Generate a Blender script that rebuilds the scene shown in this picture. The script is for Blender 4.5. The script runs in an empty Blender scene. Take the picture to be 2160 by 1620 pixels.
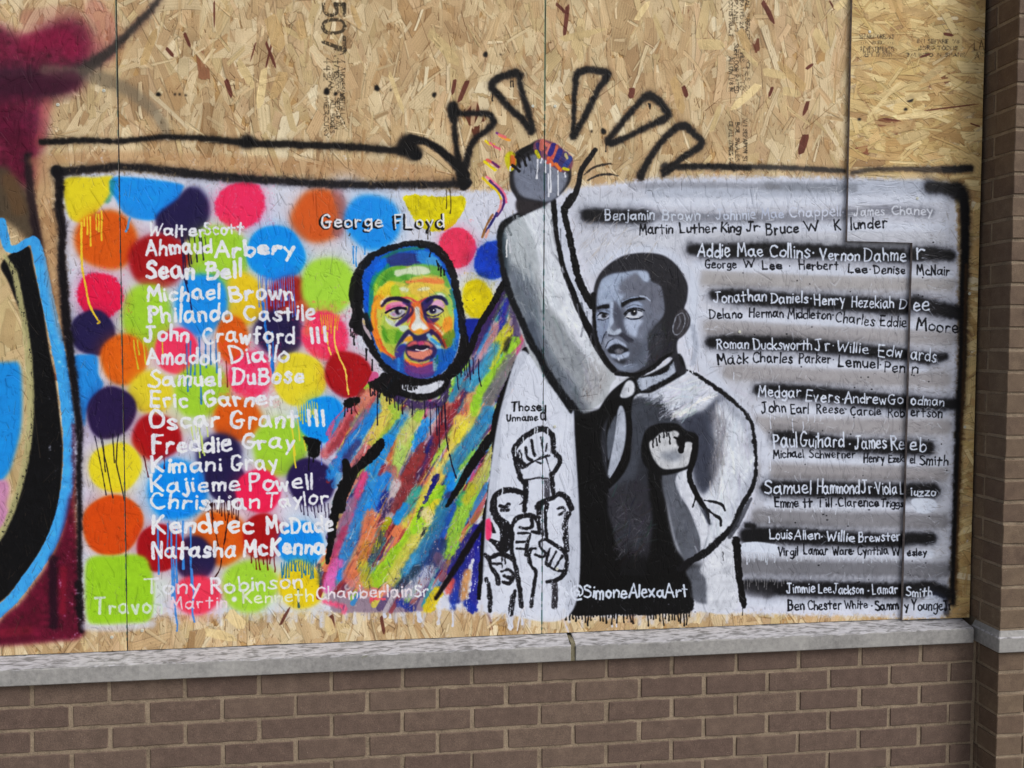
import bpy, bmesh, math, random
import numpy as np
from mathutils import Matrix, Vector

SC = bpy.context.scene
COL = SC.collection
rad = math.radians

# ------------------------------------------------------------------ camera
CF = 1818.4419                      # focal length in pixels of a 2160 px wide frame
CP = np.array([1.02560332, -2.54320904, 1.03234067])
_w = np.array([0.0479176531, -0.132183043, 0.000911197072])
_a = np.linalg.norm(_w); _k = _w / _a
_K = np.array([[0, -_k[2], _k[1]], [_k[2], 0, -_k[0]], [-_k[1], _k[0], 0]])
CR = (np.eye(3) + math.sin(_a) * _K + (1 - math.cos(_a)) * _K @ _K) @ np.array([[1, 0, 0], [0, 0, -1], [0, 1, 0]], float)
cam_data = bpy.data.cameras.new('camera')
cam_data.sensor_width = 36.0
cam_data.lens = CF / 2160 * 36.0
cam_data.clip_start = 0.05
cam_data.clip_end = 500
cam = bpy.data.objects.new('camera', cam_data)
COL.objects.link(cam)
_m = Matrix.Identity(4)
for i in range(3):
    _m[i][0] = CR[0][i]; _m[i][1] = -CR[1][i]; _m[i][2] = -CR[2][i]; _m[i][3] = CP[i]
cam.matrix_world = _m
SC.camera = cam

# ------------------------------------------------------------------ light and exposure
world = bpy.data.worlds.new('World'); SC.world = world
world.use_nodes = True
wn = world.node_tree; wn.nodes.clear()
SUN_EL, SUN_AZ = 46.0, 46.0         # azimuth: degrees to the right of straight out from the wall
sky = wn.nodes.new('ShaderNodeTexSky'); sky.sky_type = 'NISHITA'; sky.sun_disc = False
sky.sun_elevation = rad(SUN_EL); sky.sun_rotation = rad(180 - SUN_AZ)
sky.dust_density = 4.0; sky.air_density = 1.0; sky.ozone_density = 1.0
hsv = wn.nodes.new('ShaderNodeHueSaturation'); hsv.inputs['Saturation'].default_value = 0.35
bg = wn.nodes.new('ShaderNodeBackground'); bg.inputs['Strength'].default_value = 0.12
wo = wn.nodes.new('ShaderNodeOutputWorld')
wn.links.new(sky.outputs[0], hsv.inputs['Color']); wn.links.new(hsv.outputs[0], bg.inputs[0]); wn.links.new(bg.outputs[0], wo.inputs[0])
sd = bpy.data.lights.new('sun', 'SUN'); sd.energy = 2.0; sd.angle = rad(34); sd.color = (1.0, 0.965, 0.92)
sun = bpy.data.objects.new('sun', sd); COL.objects.link(sun)
_e, _z = rad(SUN_EL), rad(SUN_AZ)
_dir = Vector((math.sin(_z) * math.cos(_e), -math.cos(_z) * math.cos(_e), math.sin(_e)))
sun.rotation_euler = _dir.to_track_quat('Z', 'Y').to_euler()
vs = SC.view_settings
vs.view_transform = 'Standard'; vs.look = 'None'; vs.gamma = 1.0; vs.use_curve_mapping = False
vs.exposure = 0.0

# ------------------------------------------------------------------ sizes (metres; Z = 0 is the first mortar bed under the sill)
C = 0.06773                         # brick course
BPITCH = 0.20780                        # brick pitch along the low wall
YO = 0.048                          # face of the boards
GZ = -0.58                          # pavement level
BX0, BX1 = -0.975, 2.93             # board area covered by the painted picture
BZ0, BZ1 = 0.112, 2.575
PX = 0.0013                         # metres per picture pixel
IW, IH = int(round((BX1 - BX0) / PX)), int(round((BZ1 - BZ0) / PX))
S1, S2 = 0.2465, 1.4665             # the two long joints between boards
rng = np.random.default_rng(7)
# ------------------------------------------------------------------ a small paint engine: everything on the boards is drawn in wall coordinates
def wall(P):
    """points measured on the photograph -> pixels of the wall picture"""
    P = np.asarray(P, float).reshape(-1, 2)
    d = np.c_[(P[:, 0] - 1080) / CF, (P[:, 1] - 810) / CF, np.ones(len(P))] @ CR
    t = (YO - CP[1]) / d[:, 1]
    X = CP[0] + t * d[:, 0]; Z = CP[2] + t * d[:, 2]
    return np.c_[(X - BX0) / PX, (BZ1 - Z) / PX]

def nums(s):
    if isinstance(s, str):
        s = [float(v) for v in s.replace(',', ' ').split()]
    return np.asarray(s, float).reshape(-1, 2)

class Ctx:
    """a window of the photograph the measurements were read from"""
    def __init__(s, ox, oy, k): s.o = np.array([ox, oy], float); s.k = k
    def __call__(s, pts): return s.o + nums(pts) / s.k
FULL = Ctx(0, 0, 1)
cA = Ctx(0, 0, 3.857); cB = Ctx(520, 0, 3.857); cC = Ctx(900, 100, 3.375); cD = Ctx(1500, 0, 3.6)
cE = Ctx(0, 340, 4.05); cF = Ctx(0, 700, 4.05); cG = Ctx(0, 1000, 4.05)
cH = Ctx(280, 360, 4.696); cI = Ctx(280, 690, 4.696); cJ = Ctx(280, 1010, 4.696)
cK = Ctx(660, 380, 5.4); cL = Ctx(720, 500, 4.629); cM = Ctx(660, 760, 5.143); cN = Ctx(660, 1010, 4.91)
cO = Ctx(960, 420, 3.375); cP = Ctx(1220, 510, 5.064); cQ = Ctx(1000, 820, 3.117); cR = Ctx(1180, 760, 2.843)
cS = Ctx(1430, 490, 3.541); cT = Ctx(1550, 780, 4.235); cU = Ctx(1550, 1060, 4.235); cV = Ctx(1200, 380, 2.512)

def smooth(P, closed=False, step=5.0):
    P = np.asarray(P, float)
    n = len(P)
    if n < 3: return P
    if closed:
        Q = np.vstack([P[-1], P, P[0], P[1]]); m = n
    else:
        Q = np.vstack([2 * P[0] - P[1], P, 2 * P[-1] - P[-2]]); m = n - 1
    out = []
    for i in range(m):
        p0, p1, p2, p3 = Q[i], Q[i + 1], Q[i + 2], Q[i + 3]
        k = max(1, int(math.hypot(p2[0] - p1[0], p2[1] - p1[1]) / step))
        t = (np.arange(k) / k)[:, None]
        out.append(0.5 * (2 * p1 + (p2 - p0) * t + (2 * p0 - 5 * p1 + 4 * p2 - p3) * t ** 2 + (3 * p1 - p0 - 3 * p2 + p3) * t ** 3))
    if not closed: out.append(P[-1:])
    return np.vstack(out)

def box1(a, r, ax):
    if r < 1: return a
    a = np.moveaxis(a, ax, 0)
    p = np.concatenate([np.repeat(a[:1], r + 1, 0), a, np.repeat(a[-1:], r, 0)], 0)
    c = np.cumsum(p, 0, dtype=np.float64)
    return np.moveaxis(((c[2 * r + 1:] - c[:-2 * r - 1]) / (2 * r + 1)).astype(np.float32), 0, ax)

def blur(a, r):
    for _ in range(3):
        a = box1(box1(a, int(round(r)), 0), int(round(r)), 1)
    return a

def noise(h, w, sy, sx=None, seed=0):
    """smooth random field, unit spread, feature size sy by sx pixels"""
    sx = sx or sy
    g = np.random.default_rng(seed).standard_normal((int(h / sy) + 4, int(w / sx) + 4)).astype(np.float32)
    yy = np.arange(h) / sy; xx = np.arange(w) / sx
    y0 = yy.astype(int); x0 = xx.astype(int)
    fy = (yy - y0).astype(np.float32); fx = (xx - x0).astype(np.float32)
    fy = (fy * fy * (3 - 2 * fy))[:, None]; fx = (fx * fx * (3 - 2 * fx))[None]
    a = g[y0][:, x0]; b = g[y0][:, x0 + 1]; c = g[y0 + 1][:, x0]; d = g[y0 + 1][:, x0 + 1]
    return (a * (1 - fx) + b * fx) * (1 - fy) + (c * (1 - fx) + d * fx) * fy

print('picture', IW, IH)
img = np.zeros((IH, IW, 3), np.float32)          # display colours of the wall surface
hgt = np.zeros((IH, IW), np.float32)             # relief of the wall surface
gls = np.zeros((IH, IW), np.float32)             # how much paint film lies on it
N3 = noise(IH, IW, 3, seed=11); N7 = noise(IH, IW, 8, seed=12); N20 = noise(IH, IW, 22, seed=13); N70 = noise(IH, IW, 75, seed=14)
NF = np.random.default_rng(15).standard_normal((IH, IW)).astype(np.float32)
crack = None

def rgb(c): return np.array(c, np.float32) / 255.0

def lay(y0, x0, a, c, film=1.0, grain=0.02, dry=0.0, keep=0.0):
    """blend a coat of colour c with coverage a into the picture"""
    h, w = a.shape
    sl = (slice(y0, y0 + h), slice(x0, x0 + w))
    if crack is not None: a = a * (1 - 0.8 * crack[sl])
    if dry > 0:
        t = 0.5 * N3[sl] + 0.55 * dirn[sl] + 0.35 * NF[sl]
        a = a * np.clip((t + 1.9 - 2.6 * dry) * 1.5, 0, 1)
    col = rgb(c)[None, None] * (1 + grain * (0.6 * N7[sl] + 0.5 * N20[sl] + 0.35 * NF[sl])[..., None])
    if keep: col = col * (1 - keep) + keep * img[sl]
    A = a[..., None]
    img[sl] = img[sl] * (1 - A) + col * A
    gls[sl] = np.maximum(gls[sl], a * film)

def window(P, m):
    x0 = max(0, int(P[:, 0].min() - m)); x1 = min(IW, int(P[:, 0].max() + m) + 2)
    y0 = max(0, int(P[:, 1].min() - m)); y1 = min(IH, int(P[:, 1].max() + m) + 2)
    return x0, y0, x1, y1

def fill(P, soft=1.0, rag=0.0):
    """coverage of a closed outline given in picture pixels"""
    m = soft * 3 + 3 + rag * 3
    x0, y0, x1, y1 = window(P, m)
    if x1 <= x0 or y1 <= y0: return None
    h, w = y1 - y0, x1 - x0
    a = np.zeros((h, w), np.float32)
    Q = P - [x0, y0]
    A = Q; B = np.roll(Q, -1, 0)
    xs_ = np.arange(w)
    for r in range(h):
        acc = None
        for sub in (0.25, 0.75):
            yy = r + sub
            k = (A[:, 1] <= yy) != (B[:, 1] <= yy)
            if not k.any(): continue
            a_, b_ = A[k], B[k]
            xs = np.sort(a_[:, 0] + (yy - a_[:, 1]) / (b_[:, 1] - a_[:, 1]) * (b_[:, 0] - a_[:, 0]))
            for i in range(0, len(xs) - 1, 2):
                l, rr = xs[i], xs[i + 1]
                a[r] += 0.5 * np.clip(np.minimum(rr - xs_, 1), 0, 1) * np.clip(np.minimum(xs_ + 1 - l, 1), 0, 1)
    a = np.clip(a, 0, 1)
    if soft > 1: a = blur(a, max(1, soft / 2.2))
    if rag > 0:
        b = blur(a, max(1, rag))
        n = (0.5 * N7[y0:y1, x0:x1] + 0.5 * N3[y0:y1, x0:x1])
        a = np.clip((b - 0.5 + 0.22 * n) * (2.2 * rag / max(soft, 1.0)) + 0.5, 0, 1)
    return x0, y0, a

def poly(pts, c, soft=1.5, a=1.0, ctx=FULL, curve=True, rag=0.0, **kw):
    P = wall(ctx(pts))
    if curve: P = smooth(P, True)
    r = fill(P, soft, rag)
    if r is None: return
    lay(r[1], r[0], r[2] * a, c, **kw)

def ell(cx, cy, rx, ry, c, soft=3.0, a=1.0, ctx=FULL, rot=0.0, wob=0.04, seed=None, **kw):
    t = np.linspace(0, 2 * math.pi, 26)[:-1]
    r = np.random.default_rng(seed if seed is not None else int(cx * 7 + cy))
    ph = r.uniform(0, 6.28, 3)
    k = 1 + wob * (np.sin(2 * t + ph[0]) + 0.6 * np.sin(3 * t + ph[1]) + 0.4 * np.sin(5 * t + ph[2]))
    x = rx * k * np.cos(t); y = ry * k * np.sin(t)
    ca, sa = math.cos(rot), math.sin(rot)
    poly(np.c_[cx + x * ca - y * sa, cy + x * sa + y * ca], c, soft, a, ctx, **kw)

def dist_stroke(P, W, m):
    """signed distance to a brush line with a width per vertex (picture pixels)"""
    x0, y0, x1, y1 = window(P, m + W.max())
    if x1 <= x0 or y1 <= y0: return None
    D = np.full((y1 - y0, x1 - x0), 1e3, np.float32)
    for i in range(len(P) - 1):
        a, b = P[i] - [x0, y0], P[i + 1] - [x0, y0]
        ww = max(W[i], W[i + 1]) / 2 + m
        u0 = max(0, int(min(a[0], b[0]) - ww)); u1 = min(D.shape[1], int(max(a[0], b[0]) + ww) + 2)
        v0 = max(0, int(min(a[1], b[1]) - ww)); v1 = min(D.shape[0], int(max(a[1], b[1]) + ww) + 2)
        if u1 <= u0 or v1 <= v0: continue
        X = np.arange(u0, u1, dtype=np.float32)[None] + 0.5 - a[0]; Y = np.arange(v0, v1, dtype=np.float32)[:, None] + 0.5 - a[1]
        d = b - a; L = float(d @ d) + 1e-9
        t = np.clip((X * d[0] + Y * d[1]) / L, 0, 1)
        q = np.sqrt((X - t * d[0]) ** 2 + (Y - t * d[1]) ** 2) - (W[i] + (W[i + 1] - W[i]) * t) / 2
        D[v0:v1, u0:u1] = np.minimum(D[v0:v1, u0:u1], q)
    return x0, y0, D

PXS = 0.00137 / PX                  # one photograph pixel in picture pixels, on average
def line(pts, w, c, soft=1.2, a=1.0, ctx=FULL, curve=True, jit=0.5, raw=False, wk=1.0, **kw):
    """brush or spray line; w in photograph pixels, one value or one per point"""
    P0 = pts if raw else ctx(pts)
    P = wall(P0)
    w = np.atleast_1d(np.asarray(w, float))
    if len(w) != len(P): w = np.interp(np.linspace(0, 1, len(P)), np.linspace(0, 1, len(w)), w)
    W = w * PXS * wk
    if curve and len(P) > 2:
        S = smooth(np.c_[P, W], step=max(4.0, min(8.0, W.max() * 0.5)))
        P, W = S[:, :2], np.clip(S[:, 2], 0.3, None)
    r = dist_stroke(P, np.asarray(W, float), soft * 2.5 + 3)
    if r is None: return
    x0, y0, D = r
    h, w_ = D.shape
    n = N7[y0:y0 + h, x0:x0 + w_] + 0.6 * N3[y0:y0 + h, x0:x0 + w_]
    D = D + jit * n
    t = np.clip(0.5 - D / (soft * 2.0), 0, 1)
    lay(y0, x0, t * t * (3 - 2 * t) * a, c, **kw)

def spray(pts, w, c, a=1.0, haze=0.35, **kw):
    """aerosol line: dense core, wide speckled edge"""
    W = np.asarray(w, float)
    m_ = float(W.mean())
    line(pts, W * 1.35, c, soft=min(m_ * 0.5, 16), a=a * haze, jit=1.2, film=0.4, **kw)
    line(pts, W * 0.84, c, soft=min(m_ * 0.19 + 1.3, 7.5), a=a, jit=0.9, **kw)

_dr = np.random.default_rng(99)
def drip(x, y, L, w, c, ctx=FULL, lean=None, a=0.95, **kw):
    n = 5
    lean = _dr.normal(0.02, 0.05) if lean is None else lean
    s = ctx.k
    x, y = ctx([x, y])[0]
    L = L / s
    yy = np.linspace(0, L, n)
    xx = lean * yy + np.r_[0, np.cumsum(_dr.normal(0, 0.6, n - 1))]
    W = w * (1 + _dr.normal(0, .12, n)); W[-1] *= 1.35
    line(np.c_[x + xx, y + yy], np.clip(W, .6, None), c, soft=0.9, a=a, jit=0.2, **kw)

def drips(x0, x1, y, n, L, w, c, ctx=FULL, y1=None, **kw):
    y1 = y if y1 is None else y1
    for i in range(n):
        t = _dr.random()
        drip(x0 + (x1 - x0) * t, y + (y1 - y) * t, L * _dr.uniform(0.35, 1.1), w, c, ctx, **kw)

def hatch(region, cols, n, L, w, ang, spread, seed, ctx=FULL, a=0.8, dry=0.3, **kw):
    """many short brush marks inside a region"""
    R = ctx(region); r = np.random.default_rng(seed)
    lo, hi = R.min(0), R.max(0)
    A, B = R, np.roll(R, -1, 0)
    k = 0
    while k < n:
        p = lo + (hi - lo) * r.random(2)
        c_ = ((A[:, 1] <= p[1]) != (B[:, 1] <= p[1]))
        xs = A[c_, 0] + (p[1] - A[c_, 1]) / (B[c_, 1] - A[c_, 1] + 1e-9) * (B[c_, 0] - A[c_, 0])
        if (xs > p[0]).sum() % 2 == 0:
            k += 0.02; continue
        k += 1
        t = ang + r.normal(0, spread); l = L * r.uniform(0.4, 1.4) / 2
        d = np.array([math.cos(t), math.sin(t)]) * l
        line([p - d, p + r.normal(0, L * .04, 2), p + d], w * r.uniform(0.5, 1.4), cols[r.integers(len(cols))], soft=1.2, a=a * r.uniform(.5, 1), dry=dry, **kw)

def brushy(region, n, L, w, ang, spread, seed, ctx=FULL, vary=.08, a=.7, dry=.12, curl=.06, shift=.45):
    """drag short brush marks through the wet paint that already lies in a region"""
    R = ctx(region); r = np.random.default_rng(seed)
    lo, hi = R.min(0), R.max(0)
    A, B = R, np.roll(R, -1, 0)
    k = 0
    while k < n:
        p = lo + (hi - lo) * r.random(2)
        c_ = ((A[:, 1] <= p[1]) != (B[:, 1] <= p[1]))
        xs = A[c_, 0] + (p[1] - A[c_, 1]) / (B[c_, 1] - A[c_, 1] + 1e-9) * (B[c_, 0] - A[c_, 0])
        if (xs > p[0]).sum() % 2 == 0:
            k += .02; continue
        k += 1
        t = (ang(p) if callable(ang) else ang) + r.normal(0, spread); l = L * r.uniform(.4, 1.4) / 2
        d = np.array([math.cos(t), math.sin(t)]) * l
        q = wall([p + d * r.uniform(-shift, shift) * 2])[0].astype(int)
        if not (2 < q[0] < IW - 3 and 2 < q[1] < IH - 3): continue
        c = img[q[1] - 1:q[1] + 2, q[0] - 1:q[0] + 2].mean((0, 1)) * 255 * (1 + r.normal(0, vary)) + r.normal(0, vary * 30, 3)
        nrm = np.array([-d[1], d[0]]) * r.normal(0, curl)
        line([p - d, p + nrm, p + d], w * r.uniform(.5, 1.3), np.clip(c, 6, 245), soft=1.1, a=a * r.uniform(.5, 1), dry=dry)

def chip(x0, y0, x1, y1, w, c, ctx=FULL):
    """one odd coloured flake of wood with pointed, splintered ends"""
    r = np.random.default_rng(int(x0 * 3 + y0))
    a, b = np.array([x0, y0], float), np.array([x1, y1], float); d = b - a; L = np.hypot(*d); e = d / L; n = np.array([-e[1], e[0]])
    P = [a - n * w * .25, a + e * L * .12 - n * w * r.uniform(.3, .5), a + e * L * .5 - n * w * r.uniform(.42, .55), a + e * L * .85 - n * w * r.uniform(.25, .5), b - n * w * .05,
         b + n * w * .12, a + e * L * .8 + n * w * r.uniform(.3, .5), a + e * L * .45 + n * w * r.uniform(.4, .5), a + e * L * .1 + n * w * .45]
    poly(np.array(P), c, 1.0, .9, ctx, curve=False, grain=.05, film=0.0)
# ------------------------------------------------------------------ the strand boards
def strand_layer(x0, x1, y0, y1, ang0, n, seed, spread, Lm, Wm, golden=False):
    r = np.random.default_rng(seed)
    pal = np.array([(212, 188, 148), (202, 176, 134), (194, 164, 122), (186, 152, 112), (222, 202, 164), (178, 146, 106),
                    (196, 162, 124), (206, 184, 144), (172, 142, 102), (190, 166, 118), (198, 178, 138), (166, 132, 94)], np.float32) / 255
    pal = pal * .82 + pal.mean(1, keepdims=True) * .18
    mu = pal.mean(0, keepdims=True); pal = mu * 1.05 + .76 * (pal - mu)
    if golden: pal = pal * np.array([1.01, .99, .90], np.float32)
    for i in range(n):
        L = min(190, max(22, r.lognormal(math.log(Lm), 0.45))); W = min(L * .6, min(44, max(3.0, r.lognormal(math.log(Wm), 0.6))))
        an = ang0 + (r.normal(0, spread) if r.random() < .88 else r.uniform(-1.5, 1.5))
        cx = r.uniform(x0, x1); cy = r.uniform(y0, y1)
        ca, sa = math.cos(an), math.sin(an)
        hx = abs(ca) * L / 2 + abs(sa) * W / 2 + 2; hy = abs(sa) * L / 2 + abs(ca) * W / 2 + 2
        u0, u1 = max(int(cx - hx), x0), min(int(cx + hx) + 1, x1); v0, v1 = max(int(cy - hy), y0), min(int(cy + hy) + 1, y1)
        if u1 - u0 < 2 or v1 - v0 < 2: continue
        X = np.arange(u0, u1, dtype=np.float32)[None] - cx; Y = np.arange(v0, v1, dtype=np.float32)[:, None] - cy
        u = X * ca + Y * sa; v = Y * ca - X * sa
        taper = r.uniform(-.25, .25); sk = r.uniform(-.8, .8); bend = r.normal(0, .0012)
        v = v + bend * u * u
        hw = W / 2 * (1 + taper * u / L * 2)
        f1 = r.uniform(.2, .9); ph = r.uniform(0, 6)
        e = L / 2 - np.abs(u + sk * v) - 1.2 * np.sin(v * f1 + ph) - 0.8 * np.sin(v * f1 * 2.7)
        m = np.clip(np.minimum(hw - np.abs(v), e) + .5, 0, 1)
        q = r.random()
        c = pal[r.integers(len(pal))] * r.uniform(.94, 1.055)
        if q < .003: c = np.array((112, 66, 50), np.float32) / 255 * r.uniform(.75, 1.25)
        elif q < .04: c = np.array((172, 142, 106), np.float32) / 255 * r.uniform(.9, 1.05)
        elif q < .062: c = np.array((224, 208, 176), np.float32) / 255
        fr = r.uniform(.7, 1.9)
        g = 1 + r.uniform(.012, .05) * np.sin(v * fr + 0.35 * np.sin(u * .07 + ph) * 3 + ph) + r.uniform(-.05, .05) * (v / W)
        al = (m * min(1, r.uniform(.5, 1.15)))[..., None]
        sl = (slice(v0, v1), slice(u0, u1))
        gap = np.clip(np.minimum(hw + 1.6 - np.abs(v - .6), e + 1.2) + .5, 0, 1) - m  # dark seam plus shade beside each strand, wider on one side, painted into colour
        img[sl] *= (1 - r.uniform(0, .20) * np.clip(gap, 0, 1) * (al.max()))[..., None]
        img[sl] = img[sl] * (1 - al) + (c[None, None] * g[..., None]) * al
        hh = r.uniform(0.1, 1.0) + 0.012 * v * r.uniform(-1, 1)
        hgt[sl] = hgt[sl] * (1 - m) + hh * m

def board_px(X): return int(round((X - BX0) / PX))
def board_pz(Z): return int(round((BZ1 - Z) / PX))
img[:] = rgb((178, 146, 104))
_xs1, _xs2 = board_px(S1), board_px(S2)
for (a0, a1, sd_) in ((0, _xs1, 1), (_xs1, _xs2, 2), (_xs2, IW, 3)):
    dens = (a1 - a0) * IH
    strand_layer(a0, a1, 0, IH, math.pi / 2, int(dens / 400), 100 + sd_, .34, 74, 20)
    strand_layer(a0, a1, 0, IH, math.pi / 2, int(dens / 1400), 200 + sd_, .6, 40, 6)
NX0 = board_px(2.4385); NX1 = board_px(2.662); NZ = board_pz(1.3565)
tmpI = img.copy(); tmpH = hgt.copy()
dens = (IW - NX0) * IH
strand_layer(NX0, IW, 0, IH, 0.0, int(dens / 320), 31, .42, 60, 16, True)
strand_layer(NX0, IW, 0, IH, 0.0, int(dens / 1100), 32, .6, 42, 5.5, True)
img[NZ:, NX0:NX1] = tmpI[NZ:, NX0:NX1]; hgt[NZ:, NX0:NX1] = tmpH[NZ:, NX0:NX1]
del tmpI, tmpH
# thin dark gaps and splinters between the strands
crack = np.zeros((IH, IW), np.float32)
_r = np.random.default_rng(5)
for i in range(11000):
    cx, cy = _r.uniform(0, IW), _r.uniform(0, IH)
    hor = cx > NX0 and not (cx < NX1 and cy > NZ)
    an = (0 if hor else math.pi / 2) + _r.normal(0, .42)
    L = _r.lognormal(math.log(9), .8); w = _r.uniform(.7, 1.9)
    d = np.array([math.cos(an), math.sin(an)]) * L / 2
    p = np.array([cx, cy])
    rr = dist_stroke(np.array([p - d, p + d]), np.array([w * .5, w]), 1.2)
    if rr is None: continue
    x0, y0, D = rr
    k = np.clip(.5 - D, 0, 1) * _r.uniform(.3, 1)
    sl = (slice(y0, y0 + D.shape[0]), slice(x0, x0 + D.shape[1]))
    crack[sl] = np.maximum(crack[sl], k)
_dk = rgb((92, 66, 44))[None, None]
img[:] = img * (1 - .75 * crack[..., None]) + _dk * .75 * crack[..., None]
hgt -= crack * .8
img *= (1 + .022 * N70 + .02 * N20 + .022 * NF)[..., None]
crack_all = crack.copy()
dirn = noise(IH, IW, 14, 2.2, seed=21)            # streaks along a vertical brush
raw_h = hgt.copy()
# ------------------------------------------------------------------ hand lettering: brush strokes of each letter (x, y in hundredths of cap height)
G = {
'A':'2 -2 34 100 66 -2|12 36 56 36','B':'6 0 6 98|s 6 98 44 96 50 76 40 56 8 52|s 8 52 52 50 60 26 44 2 6 0','C':'s 60 84 44 98 20 90 6 62 6 34 20 6 42 0 62 12',
'D':'8 0 8 98|s 4 98 38 94 64 70 64 34 44 6 4 0','E':'8 0 8 98|8 98 54 98|8 52 46 52|8 0 56 0','F':'8 -2 8 98|8 98 54 98|8 54 44 54',
'G':'s 58 86 42 99 18 88 6 58 8 24 26 2 48 4 58 22 56 42|34 42 64 42','H':'6 0 6 98|58 0 58 98|6 52 58 52','I':'4 0 4 98',
'J':'s 36 98 36 30 28 4 10 0 0 18|16 98 58 98','K':'6 0 6 98|54 96 8 44|16 50 56 0','L':'6 98 6 0|6 0 50 0',
'M':'4 -2 12 96|12 96 38 34|38 34 64 98|64 98 76 -2','N':'6 -2 8 96|8 96 52 2|52 2 56 98','O':'s 34 98 12 86 4 50 14 10 36 0 60 14 68 52 56 88 34 98',
'P':'8 -2 8 98|s 6 98 44 96 54 74 42 52 8 48','R':'8 -2 8 98|s 6 98 42 96 52 76 40 56 8 52|22 52 58 -2','S':'s 54 86 36 98 14 90 12 70 34 54 54 38 54 14 32 0 4 10',
'T':'2 96 66 98|34 96 32 -2','U':'s 4 98 4 30 18 2 38 4 50 30 52 98','V':'0 98 30 0|30 0 58 98','W':'0 98 20 0|20 0 40 66|40 66 60 0|60 0 82 98',
'X':'2 98 56 0|56 98 2 0','6':'s 50 90 26 80 8 40 16 4 40 0 54 26 40 52 12 36','Y':'0 98 28 50|56 98 28 50 26 -2','Z':'2 96 54 96|54 96 2 2|2 2 56 2',
'a':'s 48 48 30 58 8 44 6 14 24 0 44 16 48 46|s 50 56 50 14 60 0','b':'6 98 8 2|s 8 34 28 54 50 40 48 10 26 -2 8 10','c':'s 46 46 28 58 8 44 6 16 22 0 48 8',
'd':'s 46 42 28 54 8 42 6 12 24 0 46 14|50 98 50 0','e':'s 8 28 46 34 40 54 20 56 6 38 8 12 26 0 50 8','f':'s 48 90 34 98 22 82 20 -2|4 52 42 52',
'g':'s 46 44 28 56 8 42 8 16 26 6 44 20|s 48 54 50 -14 34 -34 8 -26','h':'6 98 6 0|s 6 32 24 54 44 46 46 0','i':'8 54 8 0|8 78 9 80','j':'s 24 54 24 -14 12 -30 0 -22|24 76 25 78',
'k':'6 98 6 0|44 52 8 22|16 28 46 0','l':'6 98 6 0','m':'6 54 6 0|s 6 36 20 56 34 46 34 0|s 34 36 50 56 64 46 64 0','n':'6 54 6 0|s 6 34 26 56 44 46 44 0',
'o':'s 28 56 8 46 6 14 26 0 48 14 50 42 28 56','p':'8 54 8 -34|s 8 40 28 56 50 42 46 10 24 0 8 12','r':'6 54 8 0|s 8 34 22 54 40 50','s':'s 44 48 26 58 12 48 18 34 38 22 42 6 22 -2 4 8',
't':'22 84 22 0|2 54 46 54','u':'s 6 54 6 16 20 0 40 10|44 54 44 0','v':'2 54 22 0|22 0 44 54','w':'2 54 16 0|16 0 32 44|32 44 48 0|48 0 62 54','x':'4 54 44 0|44 54 4 0','y':'4 54 26 12|46 54 14 -36',
'z':'2 52 44 52|44 52 4 0|4 0 46 0','.':'8 26 9 27','*':'10 34 11 35','@':'s 60 44 40 62 24 46 26 24 46 20 60 36 66 14 84 30 86 66 62 94 24 92 0 60 4 16 34 -14 76 -8',
'0':'s 34 98 12 86 6 50 14 10 36 0 58 14 62 52 54 88 34 98','5':'54 96 10 96|10 96 10 56|s 10 56 42 62 56 36 44 6 8 0','7':'4 96 56 96|56 96 24 0','1':'16 80 30 98|30 98 30 0','/':'4 -4 40 100','"':'6 98 6 76|20 98 20 76',
'4':'40 0 40 98|40 98 4 30|4 30 58 30','2':'s 6 78 28 98 50 82 40 50 4 0|4 0 56 0','3':'s 6 88 34 98 50 78 26 54|s 26 54 56 40 46 6 4 4','8':'s 32 54 10 72 32 98 54 74 32 54 6 28 32 0 58 26 32 54','9':'s 52 74 30 98 8 72 30 50 52 74 40 0',
}
def glyph(ch):
    out = []
    for s in G[ch].split('|'):
        s = s.strip(); sm = s.startswith('s')
        out.append((sm, nums(s[1:] if sm else s) / 100))
    return out
_fr = np.random.default_rng(3)
def word(t, x0, y0, x1, y1, h, w, c, ctx=FULL, gap=.17, wob=.025, up=None, h1=None, soft=0.9, jit=0.35, a=1.0, dry=0.0, off=(0, 0), seed=None, **kw):
    """brush a word so that it fills x0..x1 along the baseline y0..y1 with capitals h high"""
    r = np.random.default_rng(seed if seed is not None else abs(hash(t)) % 99991 if False else sum(ord(q) * (i + 3) for i, q in enumerate(t)) + int(x0))
    A, B = ctx([x0, y0])[0], ctx([x1, y1])[0]
    h = h / ctx.k; h1 = h if h1 is None else h1 / ctx.k
    glyphs = [None if ch == ' ' else glyph(ch) for ch in t]
    wd = [.34 if g is None else max(p[:, 0].max() for _, p in g) for g in glyphs]
    tot = sum(wd) + gap * (len(t) - 1)
    ex = (B - A) / tot
    pos = 0.0
    ey = np.array([-ex[1], ex[0]]) / np.hypot(*ex) * -1
    if up is not None: ey = np.array(up, float)
    for g, wg in zip(glyphs, wd):
        if g is not None:
            dy = r.normal(0, wob) ; k = r.normal(1, wob * 1.6); sh = r.normal(0, wob * 1.5)
            hh = h + (h1 - h) * pos / tot
            for sm, p in g:
                q = p + r.normal(0, wob * .6, p.shape)
                if len(p) == 2 and np.hypot(*(p[1] - p[0])) < .05: q = p
                Q = A + np.outer(pos + q[:, 0] + sh * q[:, 1], ex) + np.outer((q[:, 1] * k + dy) * hh, ey) + np.array(off, float)
                W = w * r.normal(1, .07) * (1 + r.normal(0, .11, len(Q)))
                line(Q, W, c, soft=soft, a=a, jit=jit, curve=sm, dry=dry, grain=.03, **kw)
        pos += wg + gap
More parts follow.
